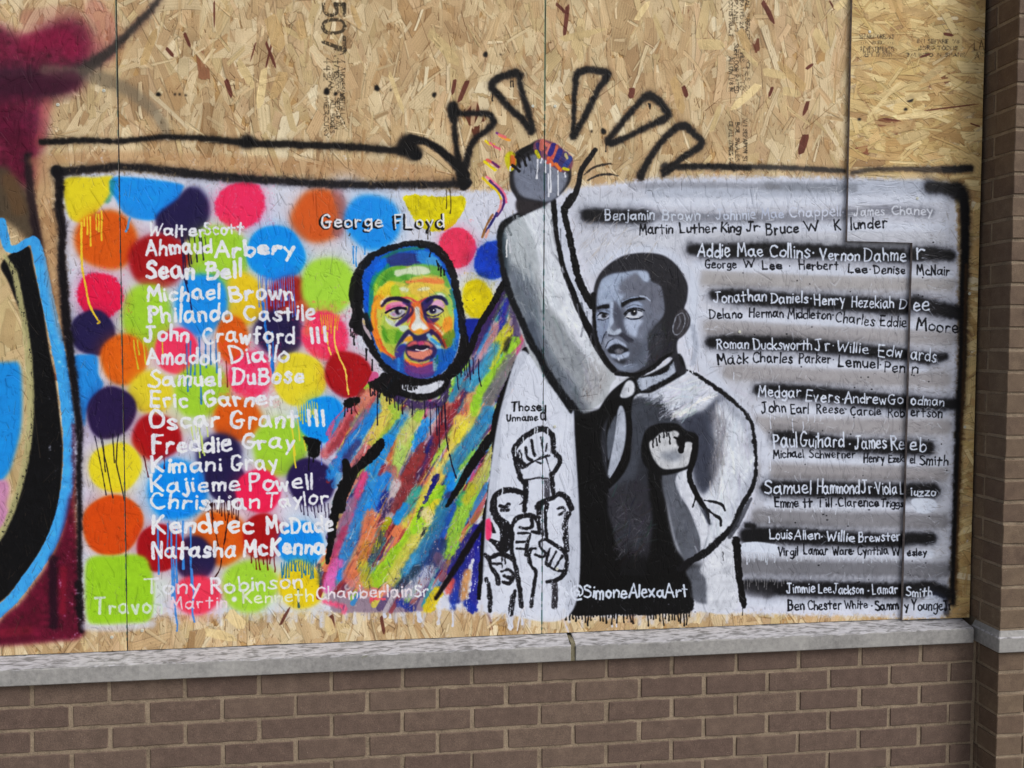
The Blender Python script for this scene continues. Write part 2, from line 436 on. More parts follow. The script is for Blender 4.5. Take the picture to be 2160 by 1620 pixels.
# ------------------------------------------------------------------ mill stamps on the bare boards
INK = (70, 62, 50)
def stamp(x, y0, y1, h, t, w=1.5, a=.9, flip=1):
    word(t, x, y0, x, y1, h, w, INK, gap=.14, wob=.01, up=(flip, 0), soft=.8, a=a, dry=.45, jit=.3)
word('507', 682, 4, 682, 104, 46, 7.5, INK, up=(1, 0), wob=.01, gap=.12, dry=.35, a=.9)
line('690 8 690 20 730 20 730 4', 5, INK, curve=False, a=.01)
for i, (x, y0, y1, h, t) in enumerate([(683, 122, 150, 22, '44'), (706, 104, 152, 22, 'A4A'), (683, 154, 170, 9, '2'), (694, 152, 190, 9, 'SPAN'), (706, 152, 195, 9, 'EXPOS'), (718, 152, 212, 9, 'NORESAWN'),
        (684, 205, 290, 9, 'MERCURY'), (697, 210, 280, 9, 'ALL EDGES'), (707, 205, 272, 9, 'SEPARAN'), (718, 196, 262, 9, 'NSTALLAS'),
        (1538, 0, 78, 8, 'CONSTRUCT'), (1549, 0, 66, 8, 'PANELS'), (1561, 0, 60, 8, 'RATED 24'), (1573, 0, 84, 8, 'ALL SURFACES'),
        (1538, 120, 192, 9, 'ALLOW 1/8 IN'), (1549, 92, 196, 9, 'SUBFLOOR RATED'), (1561, 100, 190, 9, 'THIS 1/2 TO'), (1573, 118, 198, 9, 'INCHES 24'),
        (1538, 256, 346, 8, 'CE ALL EDGES 1/8'), (1552, 258, 340, 8, 'BOIL SWALES'), (1568, 250, 342, 8, 'N/1 SEPARON ST')]):
    stamp(x, y0, y1, h, t, w=1.9)
for (x0, x1, y, h, t) in [(1812, 1884, 84, 8, 'SEPARADORES 2S'), (1814, 1882, 96, 7, '*** 88 ***'), (1814, 1884, 111, 9, 'REVESTIMIENTO'), (1818, 1880, 122, 9, 'SEPT 17 2019'), (1932, 2022, 94, 8, '8/1 SEPARE 1/8'),
        (1936, 2018, 108, 8, 'BORD TODOS'), (1910, 2034, 122, 7, '3/1 INTO IN SPANS'), (2052, 2074, 108, 20, 'LA'), (2054, 2074, 128, 14, 'AP')]:
    word(t, x0, y, x1, y, h, 1.9, INK, gap=.14, wob=.01, soft=.8, a=.8, dry=.45, jit=.3)
crack = crack_all * .5

# ------------------------------------------------------------------ the older graffiti at the far left
BK = (24, 24, 28); NAVY = (46, 38, 84); WH = (207, 213, 234)
MAG = (116, 28, 62)
# pale patches that show between the old shapes
spray('-620 260 -300 250 60 262', 60, (60, 120, 160), a=.5)
spray('-640 60 -400 120 -200 60', 90, MAG, a=.8)
spray('-640 330 -420 480 -560 700 -380 980', 70, BK, a=.85)
spray('-300 520 -420 760 -300 1040', 46, (60, 140, 220), a=.9)
poly('0 200 80 240 220 320 300 250 480 165 640 160 740 260 760 420 700 560 600 720 380 800 360 1100 300 1300 200 1560 60 1480 -500 1500 -900 1300 -900 100 -400 60 0 200', (106, 32, 62), soft=22, a=.93, ctx=cA, grain=.16)
spray('200 20 226 60 222 110', 46, (176, 92, 96), a=.28, haze=.5)
spray('0 250 40 300 50 360', 60, (92, 20, 52), a=.45, haze=.5)
spray('60 90 130 80 150 100', 40, (140, 34, 74), a=.5, haze=.5)
spray('100 210 90 260 84 300', 22, (176, 96, 96), a=.35, haze=.6)
spray('60 40 140 30 170 60 196 100', 40, (150, 70, 90), a=.18)
spray('-60 180 40 170 110 180 170 150 230 110 300 40 340 -8', [60, 60, 50, 30, 17, 12, 9], (60, 40, 54), a=.6, haze=.6)
spray('176 148 232 108 300 40 340 -8', [26, 17, 12, 10], (64, 62, 58), a=.7, haze=.4)
spray('100 150 190 160 260 185 320 230 355 285', [30, 34, 30, 26, 22], (120, 112, 98), a=.55)
spray('0 190 70 180 150 172', 46, (74, 26, 52), a=.5)
poly('0 350 22 365 50 395 70 430 82 480 90 520 60 510 30 480 -20 460 -200 460 -200 350', (84, 74, 62), soft=10, a=.95)
spray('58 330 66 420 78 490 92 560 110 640', [16, 18, 18, 16, 14], (46, 34, 40), a=.9)
spray('20 380 40 440', 34, (110, 84, 58), a=.5)
# ground of the old piece: bare wood, sky blue, pink
poly('-300 500 0 530 20 600 48 720 56 860 46 1000 10 1130 -60 1230 -300 1260', (192, 176, 130), soft=6, a=.6, keep=.35)
poly('-300 770 0 765 38 766 46 820 44 900 30 960 12 1004 -30 1020 -300 1030', (36, 142, 226), soft=6)
poly('-300 1020 -20 1012 18 1020 14 1060 -10 1120 -300 1240', (196, 140, 176), soft=7)
# black band with its sky-blue edge
poly('2 560 30 530 60 520 70 560 90 650 104 740 116 800 128 900 132 960 124 1060 110 1110 80 1170 30 1240 0 1270 -60 1310 -220 1360 -260 1300 -80 1210 -10 1140 20 1080 44 1010 58 960 64 900 66 800 52 690 20 600', (22, 22, 25), soft=3, grain=.09)
line('10 540 30 575 44 640 54 700 62 780 64 870 56 960 34 1050 0 1130 -60 1210', [8, 12, 12, 13, 15, 14, 13, 12, 13, 14], (176, 172, 128), soft=3, a=.9, dry=.25)
BLU = (74, 166, 244)
line('4 468 10 500 18 524 36 524 58 510 72 508 82 540 100 630 120 720 134 800 144 880 148 960 142 1030 126 1100 100 1160 60 1220 10 1280 -60 1320 -300 1370', [16, 18, 17, 15, 14, 18, 22, 24, 27, 25, 25, 27, 26, 26, 25, 24, 24, 22, 22, 22], BLU, soft=1.6, grain=.05)
poly('150 1040 160 1100 168 1200 176 1310 170 1345 120 1352 60 1358 0 1362 -200 1370 -700 1400 -700 1340 -100 1340 20 1290 70 1236 112 1170 134 1110', (100, 24, 52), soft=8, grain=.12)
spray('112 1180 112 1250 114 1320', 18, (42, 18, 36), a=.8)
spray('134 1200 132 1290', 14, (150, 30, 56), a=.4)
spray('165 1230 170 1300 172 1330', 14, (30, 18, 26), a=.85)
spray('60 1330 0 1336', 20, (140, 40, 60), a=.4)
spray('156 900 158 1000 156 1060', 12, (110, 40, 50), a=.6)
# warm buff spray paint between the outlines
poly('74 330 260 318 520 330 860 345 930 360 980 388 700 372 400 362 260 350 120 350 110 400 124 560 140 700 128 720 104 620 84 460 70 360', (178, 138, 102), soft=9, a=.78, keep=.3)

# ------------------------------------------------------------------ the white ground of the picture
poly('130 368 250 362 520 378 760 392 985 402 1075 400 1215 398 1360 378 1500 372 1800 376 1960 386 2012 398 2020 520 2018 800 2012 1100 2000 1240 1992 1300 1900 1302 1600 1296 1480 1290 1300 1300 1160 1300 1050 1296 960 1286 860 1284 700 1288 560 1294 400 1296 330 1296 300 1318 178 1320 170 1200 160 900 140 600', WH, soft=7, a=.97, curve=False, rag=5)
line('180 1322 260 1324 320 1316', 16, WH, soft=6, a=.6)
for (x, y, l, w_) in ((955, 1290, 30, 4), (1075, 1296, 26, 9), (1100, 1296, 20, 5), (810, 1286, 14, 6), (1290, 1300, 22, 3), (1300, 1300, 22, 3), (822, 1280, 22, 5), (880, 1282, 26, 10)):
    drip(x, y, l, w_, WH)
line('1183 1286 1188 1302 1194 1320 1199 1333', 3.4, (206, 200, 214), soft=.8)
spray('190 480 180 700 200 1100', 40, (196, 182, 208), a=.5)
_rr = np.random.default_rng(71)
for i in range(240):
    x = _rr.uniform(185, 1560); y = _rr.uniform(1284, 1302); 
    line([(x, y - 14), (x + _rr.normal(0, 3), y + _rr.uniform(2, 22))], _rr.uniform(3, 9), WH if _rr.random() < .7 else (214, 190, 160), soft=3, a=_rr.uniform(.2, .6), dry=.15)
# grey-lilac breath of overspray between the discs
for x, y, c_ in ((560, 450, (196, 205, 235)), (270, 480, (200, 196, 222)), (610, 480, (188, 200, 226)), (560, 870, (206, 214, 190)), (300, 1080, (160, 196, 238)), (700, 960, (188, 180, 212)), (330, 1240, (206, 220, 206)), (370, 890, (206, 216, 176)), (730, 400, (200, 210, 235))):
    ell(x, y, 44, 30, c_, soft=22, a=.6)

# ------------------------------------------------------------------ coloured discs
YE = (226, 208, 48); OR = (214, 98, 26); PK = (246, 56, 104); LB = (34, 146, 244); LM = (158, 204, 62); RD = (160, 26, 34); YD = (230, 196, 44)
_ell = ell
def ell(cx, cy, rx, ry, c, soft=3.0, **k):
    """a sprayed disc with its cloud of overspray"""
    if rx > 20: _ell(cx, cy, rx + 7, ry + 7, c, 16 + 2 * soft, a=.30, film=.3)
    _ell(cx, cy, rx, ry, c, soft * 1.25 + .5, **k)
poly('136 378 200 374 238 372 236 394 228 420 216 432 200 452 178 470 150 462 138 430', YE, soft=5)
poly('240 374 300 376 380 388 386 398 370 430 330 462 290 462 262 450 244 420 232 396', LB, soft=5)
spray('238 384 234 410 226 425', 10, (40, 140, 120), a=.5)
ell(412, 436, 27, 42, NAVY, 9); poly('330 455 372 420 400 396 432 420 440 450 430 478 400 508 360 502 335 488', NAVY, 7)
ell(224, 506, 64, 64, OR, 7); ell(507, 433, 53, 50, PK, 2.5, rag=2); ell(673, 455, 60, 56, (206, 98, 44), 8); spray('712 410 724 450 712 490', 26, (150, 108, 120), a=.55)
ell(458, 542, 70, 64, LM, 6); ell(334, 549, 66, 55, RD, 6); spray('300 590 370 600', 12, (196, 120, 110), a=.3)
ell(786, 468, 57, 59, LB, 7); ell(582, 535, 62, 58, (14, 146, 250), 3.5)
poly('852 416 880 412 930 415 976 414 982 430 968 460 950 480 930 487 900 486 880 470 862 444', (214, 200, 16), 2, rag=2, grain=.08)
ell(964, 523, 41, 42, (232, 64, 100), 2, rag=2, grain=.07); ell(1040, 549, 40, 41, (22, 66, 176), 2, rag=2, grain=.10)
ell(1007, 631, 32, 42, (214, 196, 12), 2, rag=1.5, grain=.07); poly('978 674 1034 676 1012 700 988 728 980 700', (26, 48, 150), 2)
ell(515, 630, 42, 56, YD, 7); ell(310, 668, 50, 74, LM, 6); ell(425, 642, 56, 64, (30, 144, 238), 6); ell(610, 632, 48, 50, RD, 6)
ell(692, 604, 56, 64, (164, 214, 74), 6); ell(211, 624, 47, 51, (230, 36, 84), 2.5, rag=2.5); ell(196, 702, 46, 50, NAVY, 4)
ell(588, 702, 54, 48, NAVY, 7); ell(490, 716, 35, 50, OR, 5); ell(372, 740, 44, 50, (242, 66, 104), 4); ell(262, 758, 52, 52, (222, 106, 26), 5)
poly('156 752 180 748 204 752 208 790 218 812 200 846 184 866 178 900 172 880 164 830 158 780', (44, 140, 224), 5)
ell(425, 824, 60, 58, LM, 6); ell(318, 828, 46, 46, (224, 204, 56), 7); ell(686, 708, 50, 50, (244, 64, 106), 3, rag=2); ell(528, 790, 47, 48, PK, 3, rag=1.5)
ell(632, 800, 53, 58, (228, 210, 56), 4); ell(735, 790, 50, 49, (166, 24, 34), 3.5); ell(500, 885, 54, 44, OR, 6); ell(592, 942, 60, 60, LM, 6)
ell(680, 884, 48, 50, (12, 146, 250), 3.5); ell(234, 870, 51, 56, (50, 34, 80), 3, wob=.05); ell(330, 922, 50, 50, (168, 22, 32), 5); ell(243, 986, 54, 54, (228, 210, 48), 4)
ell(462, 964, 48, 50, NAVY, 6); ell(374, 1034, 60, 66, (14, 140, 246), 6); ell(476, 1016, 44, 42, NAVY, 4); ell(545, 1036, 46, 48, (238, 44, 92), 4); ell(656, 1017, 51, 50, (48, 34, 86), 3)
ell(465, 1134, 58, 58, (218, 102, 24), 6); ell(237, 1107, 65, 63, (212, 84, 20), 4); ell(411, 1178, 44, 46, NAVY, 5); ell(337, 1156, 48, 52, (162, 20, 32), 4)
ell(556, 1132, 46, 47, (166, 22, 28), 3.5); ell(634, 1148, 50, 46, (20, 142, 244), 4)
poly('186 1180 240 1172 300 1172 318 1200 324 1250 316 1306 270 1314 200 1316 184 1304 180 1240', (152, 202, 48), 6)
ell(527, 1236, 58, 56, (160, 208, 66), 7); ell(634, 1234, 48, 50, (228, 200, 34), 5); ell(416, 1255, 50, 40, (238, 68, 96), 5)
spray('590 660 640 640 650 690', 14, (214, 130, 90), a=.35)
ell(650, 700, 12, 10, (250, 150, 90), 6, a=.5)

ell = _ell

# ------------------------------------------------------------------ runs of paint
YR = (238, 200, 62)
line('172 470 172 530 174 570 180 600 188 640 200 665 210 680 206 682', 4.2, YR, soft=.9)
for x, y, l in ((184, 458, 36), (190, 458, 60), (203, 452, 32), (208, 452, 36), (214, 445, 62), (178, 462, 14)): drip(x, y, l, 3.2, YR, lean=.02)
drip(274, 460, 28, 4, (90, 150, 210), lean=-.3)
for x, y, l, le in ((200, 920, 124, .18), (212, 920, 130, .2), (238, 916, 60, .1), (250, 916, 60, -.1), (216, 925, 70, .1), (244, 972, 84, .2)): drip(x, y, l, 1.9, (28, 24, 44), lean=le)
for x, y, l in ((386, 498, 100), (398, 500, 56), (410, 500, 52), (424, 500, 48), (420, 500, 24), (432, 500, 28)): drip(x, y, l, 2.4, (40, 34, 66), lean=.1)
line('383 500 386 540 388 580 398 620 404 650 406 664', 3.0, (40, 36, 84), soft=.8)
line('396 520 400 560 408 575', 2.4, (36, 34, 50), soft=.8)
for i in range(17): drip(545 + i * 4.6, 588 + abs(i - 8) * -1.2, 40 + 60 * _dr.random(), 2.0, ((110, 140, 214), (66, 120, 220), (120, 120, 190))[i % 3], lean=.03)
line('556 640 560 690 566 730 572 760 576 790', 4, (40, 130, 226), soft=.9)
for i in range(9): drip(676 + i * 5, 664, 26 + 20 * _dr.random(), 1.8, (236, 170, 50), lean=.12 - .03 * i)
line('706 690 706 720 714 750 728 780 732 808 735 832', 3.8, (240, 206, 96), soft=.8); line('690 702 692 728 698 748', 3, (240, 206, 96), soft=.8)
for x, l in ((282, 60), (290, 30), (302, 50), (342, 30)): drip(x, 718, l, 2.6, (204, 198, 60), lean=.12)
for x, y, l in ((394, 715, 110), (402, 720, 96), (420, 712, 140), (432, 715, 60), (444, 718, 50), (456, 716, 70), (412, 760, 30)): drip(x, y, l, 3.0, (62, 124, 196), lean=.03)
drip(477, 762, 54, 2, (120, 30, 30)); drip(574, 700, 82, 3.2, (50, 120, 200))
for i in range(9): drip(628 + i * 5, 846 + 2 * (i % 3), 22 + 30 * _dr.random(), 2.2, (222, 206, 60), lean=.05)
for x, y, l in ((612, 880, 80), (628, 885, 44), (618, 930, 56), (640, 920, 30)): drip(x, y, l, 2.8, (224, 204, 66), lean=.12)
for x, y, l in ((403, 895, 36), (412, 895, 70), (418, 895, 60), (426, 920, 40), (436, 900, 20)): drip(x, y, l, 2.6, (196, 216, 120), lean=.15)
drip(303, 962, 44, 2.4, (90, 20, 32), lean=.24); drip(346, 962, 26, 2.2, (100, 20, 32)); drip(679, 932, 48, 2, (90, 110, 200), lean=0)
for i in range(14): drip(438 + i * 5.0, 1060 + _dr.normal(0, 3), 16 + 26 * _dr.random(), 1.9, (60, 22, 24), lean=.02)
line('446 1062 448 1100 456 1130 460 1150 468 1170', 2.2, (52, 20, 22), soft=.8); line('482 1060 480 1100 474 1140 468 1175 464 1200 452 1220', 2.4, (60, 20, 20), soft=.8)
for x, l in ((333, 96), (354, 60), (361, 150), (372, 130), (386, 100), (402, 120)): drip(x, 1105 + _dr.normal(0, 6), l, 3.6, (66, 142, 226), lean=.02)
line('366 1180 368 1240 370 1290 374 1318 373 1330', 3.6, (76, 140, 220), soft=.9); line('404 1200 408 1250 406 1290 410 1312', 3.8, (80, 140, 220), soft=.9)
for i in range(7): drip(530 + i * 8, 1172, 14 + 28 * _dr.random(), 2.2, (110, 20, 20), lean=.08)
for i in range(15): drip(594 + i * 5.2, 1184 + _dr.normal(0, 3), 14 + 26 * _dr.random(), 2.6, (36, 120, 170), lean=-.02)
drip(629, 1244, 36, 4, (60, 100, 110), lean=0)
for i in range(9): drip(632 + i * 7.5, 1062, 12 + 22 * _dr.random(), 1.9, (40, 26, 60), lean=.1)
for x, l in ((745, 36), (752, 42), (770, 16)): drip(x, 520, l, 2.6, (40, 140, 230), lean=.02)
poly('637 918 648 922 674 928 676 945 672 962 660 966 650 962 650 948', (16, 16, 18), 1.6, rag=1.5)
for x, l in ((652, 34), (662, 16)): drip(x, 958, l, 2.4, (16, 16, 18), lean=0)

# ------------------------------------------------------------------ the grey list of names, right
GY = (150, 148, 150)
poly('1216 404 1340 396 1500 388 1800 388 1960 388 2006 400 2010 600 2004 900 1998 1200 1992 1262 1900 1290 1640 1262 1580 1240 1590 1060 1600 960 1570 880 1520 820 1470 770 1460 680 1452 600 1400 545 1320 530 1280 560 1256 600 1236 560 1210 480', (184, 189, 203), 8, a=.7, keep=.1)
brushy('1230 410 1980 400 1990 1280 1620 1270 1600 900 1480 700 1440 560 1250 560', 420, 60, 9, .03, .25, 201, vary=.035, a=.6, dry=.25)
for y0, y1, x0, x1, c_ in ((402, 396, 1380, 1960, (176, 184, 202)), (500, 506, 1330, 1980, (186, 190, 202)), (585, 598, 1480, 2000, (164, 162, 164)), (690, 712, 1500, 2000, (160, 158, 162)), (785, 800, 1540, 1990, (158, 156, 160)), (895, 900, 1600, 1990, (156, 154, 158)), (993, 998, 1610, 1985, (150, 148, 152)), (1090, 1098, 1600, 1985, (132, 132, 138)), (1195, 1200, 1566, 1990, (116, 117, 124))):
    spray([(x0, y0), ((x0 + x1) / 2, (y0 + y1) / 2 + 2), (x1, y1)], 40, np.array(c_), a=.9, haze=.45)
for y0, y1, x0, x1 in ((428, 420, 1240, 1990), (476, 480, 1330, 1990), (560, 580, 1470, 2004), (662, 690, 1480, 1996), (752, 776, 1500, 1950), (862, 870, 1600, 1990), (962, 975, 1625, 1990), (1062, 1066, 1620, 1970), (1158, 1170, 1570, 1960), (1270, 1280, 1570, 1990)):
    spray([(x0, y0), ((x0 + x1) / 2, (y0 + y1) / 2 + 2), (x1, y1)], 21, (204, 212, 232), a=.85, haze=.3)
spray('1220 420 1300 440 1380 500 1480 500', 50, (198, 204, 220), a=.6); spray('1470 560 1460 650 1480 760 1560 860 1610 940 1612 1040', 26, (200, 208, 228), a=.75)
spray('1620 392 1760 396 1800 398', 22, (110, 114, 122), a=.45, haze=.5); spray('1330 392 1460 390 1640 394', 14, (120, 120, 126), a=.35)
# the overspray edge and thin line at the top right
spray('1370 396 1385 384 1500 360', 1, BK, a=.01)
BAR = (24, 24, 28)
for pts, w, a_ in (('1240 454 1300 456 1360 458', 32, .95), ('1360 456 1500 460 1700 458 1860 446 1960 450', 22, .28), ('1460 526 1520 530 1640 528 1790 534 1900 540', [26, 34, 34, 32, 34], 1), ('1930 538 1970 536 2004 540', [34, 32, 26], .95),
        ('1506 622 1560 626 1660 634 1780 640 1906 648', [22, 34, 34, 36, 36], 1), ('1930 640 1980 652 2020 660', 36, .95), ('1500 722 1540 722 1660 726 1780 736 1904 748', [24, 32, 32, 30, 30], 1), ('1926 752 1960 756 1992 752', [26, 28, 16], .95),
        ('1600 822 1640 824 1740 832 1820 842 1908 850', [24, 30, 34, 36, 36], 1), ('1926 848 1970 852 2020 852', [34, 30, 26], .97), ('1640 922 1700 928 1780 938 1906 944', [30, 36, 34, 34], 1), ('1924 944 1956 944', 34, 1),
        ('1620 1030 1700 1032 1800 1034 1902 1036', [36, 38, 36, 36], 1), ('1922 1034 1966 1034', 36, 1), ('1576 1130 1640 1130 1760 1136 1896 1142', [38, 38, 36, 32], 1), ('1914 1134 1962 1134', 30, 1),
        ('1576 1234 1640 1240 1760 1244 1896 1246', [26, 34, 38, 36], 1), ('1914 1242 1960 1240 1996 1250', [38, 38, 30], .97), ('1576 1108 1590 1110', 14, .9)):
    spray(pts, np.asarray(w) * 1.12, BAR, a=a_ * .96, haze=.35)
spray('1560 1240 1620 1250', 30, (60, 60, 66), a=.6)
line('1572 1154 1600 1154 1634 1158', [22, 24, 22], (206, 216, 238), soft=2)
for i in range(14): drip(1570 + i * 5, 1166, 6 + 18 * _dr.random(), 1.8, (196, 206, 224), lean=0)
for i in range(26): drip(1640 + i * 10, 1172 + i * .2, 3 + 9 * _dr.random(), 1.6, (196, 206, 224), lean=0)
for i in range(16): drip(1570 + i * 6, 1222, 4 + 20 * _dr.random(), 1.5, (130, 130, 134), lean=0)
for i in range(12): drip(1620 + i * 16, 1068 + i * .6, 3 + 9 * _dr.random(), 1.6, (206, 214, 232), lean=0)
for i in range(12): drip(1620 + i * 14, 872 + i * .6, 3 + 12 * _dr.random(), 1.8, (206, 214, 232), lean=0)
for x, y, l in ((1625, 870, 34), (1672, 884, 28), (1625, 970, 22), (1694, 890, 22), (1576, 1170, 20), (1622, 1090, 12), (1548, 786, 14)): drip(x, y, l, 2.2, (208, 216, 236), lean=0)
poly('1922 1052 1960 1050 1974 1060 1970 1074 1950 1082 1930 1076', (204, 214, 236), 2.5)
spray('1940 1166 1962 1164', 14, (200, 210, 232), a=.8)
spray('1960 1248 1990 1262 1996 1290', 18, (50, 54, 70), a=.6); poly('1952 1256 1980 1256 1992 1270 1986 1290 1960 1300 1930 1296', (200, 210, 232), 3, a=.8, rag=2)
# ------------------------------------------------------------------ figure in colours: clothed body and raised arm
BL = (20, 19, 22)
body = [(1068, 598), (1040, 650), (1000, 720), (975, 790), (940, 836), (860, 852), (786, 832), (736, 850), (692, 905), (722, 960), (716, 1040), (700, 1110), (686, 1240), (700, 1292), (860, 1292), (910, 1286), (926, 1240), (1000, 1120), (1030, 1010), (1046, 920), (1066, 850), (1110, 730), (1086, 660)]
poly(body, (150, 134, 150), 3, ctx=FULL, curve=False, rag=2)
body_in = [(x * .96 + 34 if y > 900 else x, min(y, 1225 + (8 if x > 800 else -8))) for x, y in body]
hatch(body_in, [(54, 140, 206), (150, 200, 70), (210, 196, 90), (196, 104, 104), (140, 50, 60), (70, 54, 104), (190, 186, 196), (226, 130, 90), (60, 150, 160), (206, 90, 140)], 420, 120, 13, 2.08, .07, 70, dry=.12, a=.95)
hatch(body_in, [(40, 34, 60), (30, 36, 110), (90, 30, 44), (226, 214, 214)], 90, 60, 5, 2.08, .1, 69, dry=.35, a=.8)
def bs(ctx, pts, w, c, soft=9, a=.9, dry=.22, **k):
    line(pts, w, c, soft=soft * .6, a=a, ctx=ctx, dry=dry * .7, jit=1.5, grain=.07, wk=1.22, **k)
PI_ = (196, 106, 110); MA = (140, 44, 56); TE = (62, 146, 176); SK = (36, 136, 216); YL = (214, 200, 92); GR = (160, 196, 74); PU = (70, 50, 100); RB = (30, 40, 130); LI = (196, 186, 206)
# upper half, read in crop M
bs(cM, '600 380 480 500 380 640 250 860 130 1020', 16, PI_); bs(cM, '640 340 520 480', 18, (206, 130, 110)); bs(cM, '420 640 300 840 180 1000', 12, MA, a=.6)
bs(cM, '700 520 600 660 420 880 300 1080 200 1240', 20, SK); bs(cM, '560 560 440 700', 12, (110, 120, 130), a=.7); bs(cM, '480 900 380 1040 330 1180', 14, PU, a=.7)
bs(cM, '800 420 820 560 900 620', 26, YL); bs(cM, '880 520 920 580', 20, GR); bs(cM, '760 640 700 780 640 860', 24, YL); bs(cM, '900 660 760 860 640 1060 540 1240', 20, GR, a=.8)
bs(cM, '1010 620 920 740 820 880', 20, (52, 146, 220)); bs(cM, '820 880 700 1080 640 1200 600 1340', 26, (30, 140, 226)); bs(cM, '980 790 900 900 820 1080', 9, (186, 104, 66), soft=3)
bs(cM, '1140 480 1120 620 1000 820 940 1060', 26, (184, 196, 110)); bs(cM, '1160 560 1140 620', 16, GR); bs(cM, '960 960 930 1120', 16, (170, 204, 110))
bs(cM, '1240 680 1160 840 1130 950', 20, (34, 142, 232), soft=4); bs(cM, '1080 470 1040 560', 18, (200, 200, 190), a=.6); bs(cM, '1280 560 1320 700 1260 900', 18, LI, a=.6)
bs(cM, '1440 520 1400 720 1300 940 1180 1180 1060 1400', 18, MA); bs(cM, '1500 470 1440 640', 14, (190, 120, 110)); bs(cM, '1200 960 1080 1180 960 1460', 24, (150, 60, 62), soft=5)
bs(cM, '1280 900 1220 1100 1120 1300', 9, PU, dry=.45); bs(cM, '1280 840 1240 980', 6, RB, dry=.4); bs(cM, '1640 540 1560 720', 6, RB, dry=.3, soft=2)
bs(cM, '1700 420 1660 560 1560 680', 18, (206, 120, 96)); bs(cM, '1780 260 1700 420', 16, (206, 160, 110), dry=.4); bs(cM, '1560 470 1480 640', 16, MA, dry=.4)
bs(cM, '1760 560 1640 760 1520 880', 24, YL); bs(cM, '1600 660 1560 860 1480 1060 1340 1280 1200 1560', 24, (216, 194, 96), soft=6); bs(cM, '1560 860 1640 700', 18, (222, 208, 70), soft=4)
bs(cM, '1900 560 1800 760 1640 960 1480 1180', 26, (60, 140, 184)); bs(cM, '1980 600 1860 640', 20, (50, 130, 190), a=.7); bs(cM, '1500 1260 1440 1400 1380 1520', 16, (24, 136, 220), soft=4)
bs(cM, '2060 -20 1900 180 1800 420 1750 560', 16, (160, 208, 66), soft=6, dry=.1); bs(cM, '2000 -60 1840 120 1700 260', 22, (66, 150, 190), a=.85); bs(cM, '2100 100 1980 260 1900 420', 20, (120, 120, 122), a=.8)
bs(cM, '1600 150 1560 300 1500 420', 14, (60, 140, 170)); bs(cM, '1460 240 1380 460 1100 480 900 380', 15, (66, 46, 96), soft=4)
bs(cM, '840 1180 800 1320', 10, (40, 70, 140)); bs(cM, '560 1240 500 1400', 14, (206, 74, 120)); bs(cM, '860 1200 900 1400 860 1500', 20, (176, 110, 104)); bs(cM, '660 1300 640 1480', 18, (70, 130, 170), dry=.4)
bs(cM, '1320 1280 1280 1400 1210 1560', 7, (32, 34, 120), soft=1.6, dry=.1); bs(cM, '1960 900 1900 1100 1860 1300', 9, (170, 176, 110), a=.8); bs(cM, '1960 980 1860 1180 1700 1420', 16, (186, 186, 100)); bs(cM, '1720 1400 1680 1560', 16, (150, 196, 80))
# lower half, read in crop N
bs(cN, '520 0 470 160 400 500', 14, (206, 80, 130)); bs(cN, '400 240 300 520 230 760', 18, (150, 110, 140)); bs(cN, '640 60 520 320 460 480 360 720 260 980', 26, (54, 136, 206)); bs(cN, '760 0 640 260 540 360', 26, (36, 132, 220))
bs(cN, '330 520 240 760 200 960', 12, (180, 70, 110)); bs(cN, '260 880 180 1040 160 1120', 22, (224, 110, 180)); bs(cN, '300 960 280 1010', 14, (50, 140, 230), soft=5); bs(cN, '400 1000 560 1120 700 1130', 34, (226, 132, 120), a=.8)
bs(cN, '760 160 700 320', 14, RB, dry=.35); bs(cN, '860 60 840 200 780 380', 20, (190, 184, 192), dry=.3); bs(cN, '1000 20 940 160 860 300', 22, (134, 62, 68), soft=5); bs(cN, '820 220 730 400', 8, PU, dry=.5)
bs(cN, '1080 120 1020 240 900 420', 20, (54, 160, 150)); bs(cN, '960 300 880 420', 18, (34, 140, 220), soft=5); bs(cN, '1180 160 1100 360 980 460', 22, (206, 196, 80)); bs(cN, '1320 140 1180 340 1000 640 860 800 740 960 660 1040', 30, (152, 204, 46), soft=4, dry=.08)
bs(cN, '1290 -30 1200 160 1150 250', 7, (30, 34, 124), soft=1.6, dry=.1); bs(cN, '1130 300 1080 440', 5, (40, 50, 70), soft=2, dry=.4); bs(cN, '1440 60 1400 200', 18, (30, 130, 220), soft=4); bs(cN, '1420 160 1340 270', 10, PU)
bs(cN, '1300 280 1220 400', 26, (222, 204, 60), soft=4); bs(cN, '600 400 560 640 480 820 420 960', 28, (226, 130, 90)); bs(cN, '780 430 700 600 640 740', 12, (176, 178, 30), soft=2.5, dry=.05)
bs(cN, '720 560 640 760 560 920', 16, (70, 76, 96), dry=.55, a=.8); bs(cN, '560 680 520 840', 16, (196, 140, 60), dry=.4, a=.8); bs(cN, '520 900 560 1080', 20, (180, 178, 60)); bs(cN, '1180 360 1240 440 1180 560 1040 720', 22, (222, 206, 160), dry=.3)
bs(cN, '1220 500 1180 600', 12, (224, 204, 40), soft=3); bs(cN, '1160 520 1100 640 1000 760', 5, (36, 40, 60), soft=1.5); bs(cN, '1060 640 940 840 840 1020', 26, (194, 188, 90), dry=.25); bs(cN, '1380 300 1280 560 1140 780 1000 980', 34, (46, 120, 168), dry=.2)
bs(cN, '1480 240 1420 420 1340 600', 12, (40, 90, 180), dry=.3); bs(cN, '1600 200 1520 420 1440 640 1400 760', 26, (150, 200, 70), soft=5); bs(cN, '1560 160 1520 240', 14, (60, 160, 120)); bs(cN, '1660 100 1580 220', 16, (190, 186, 60))
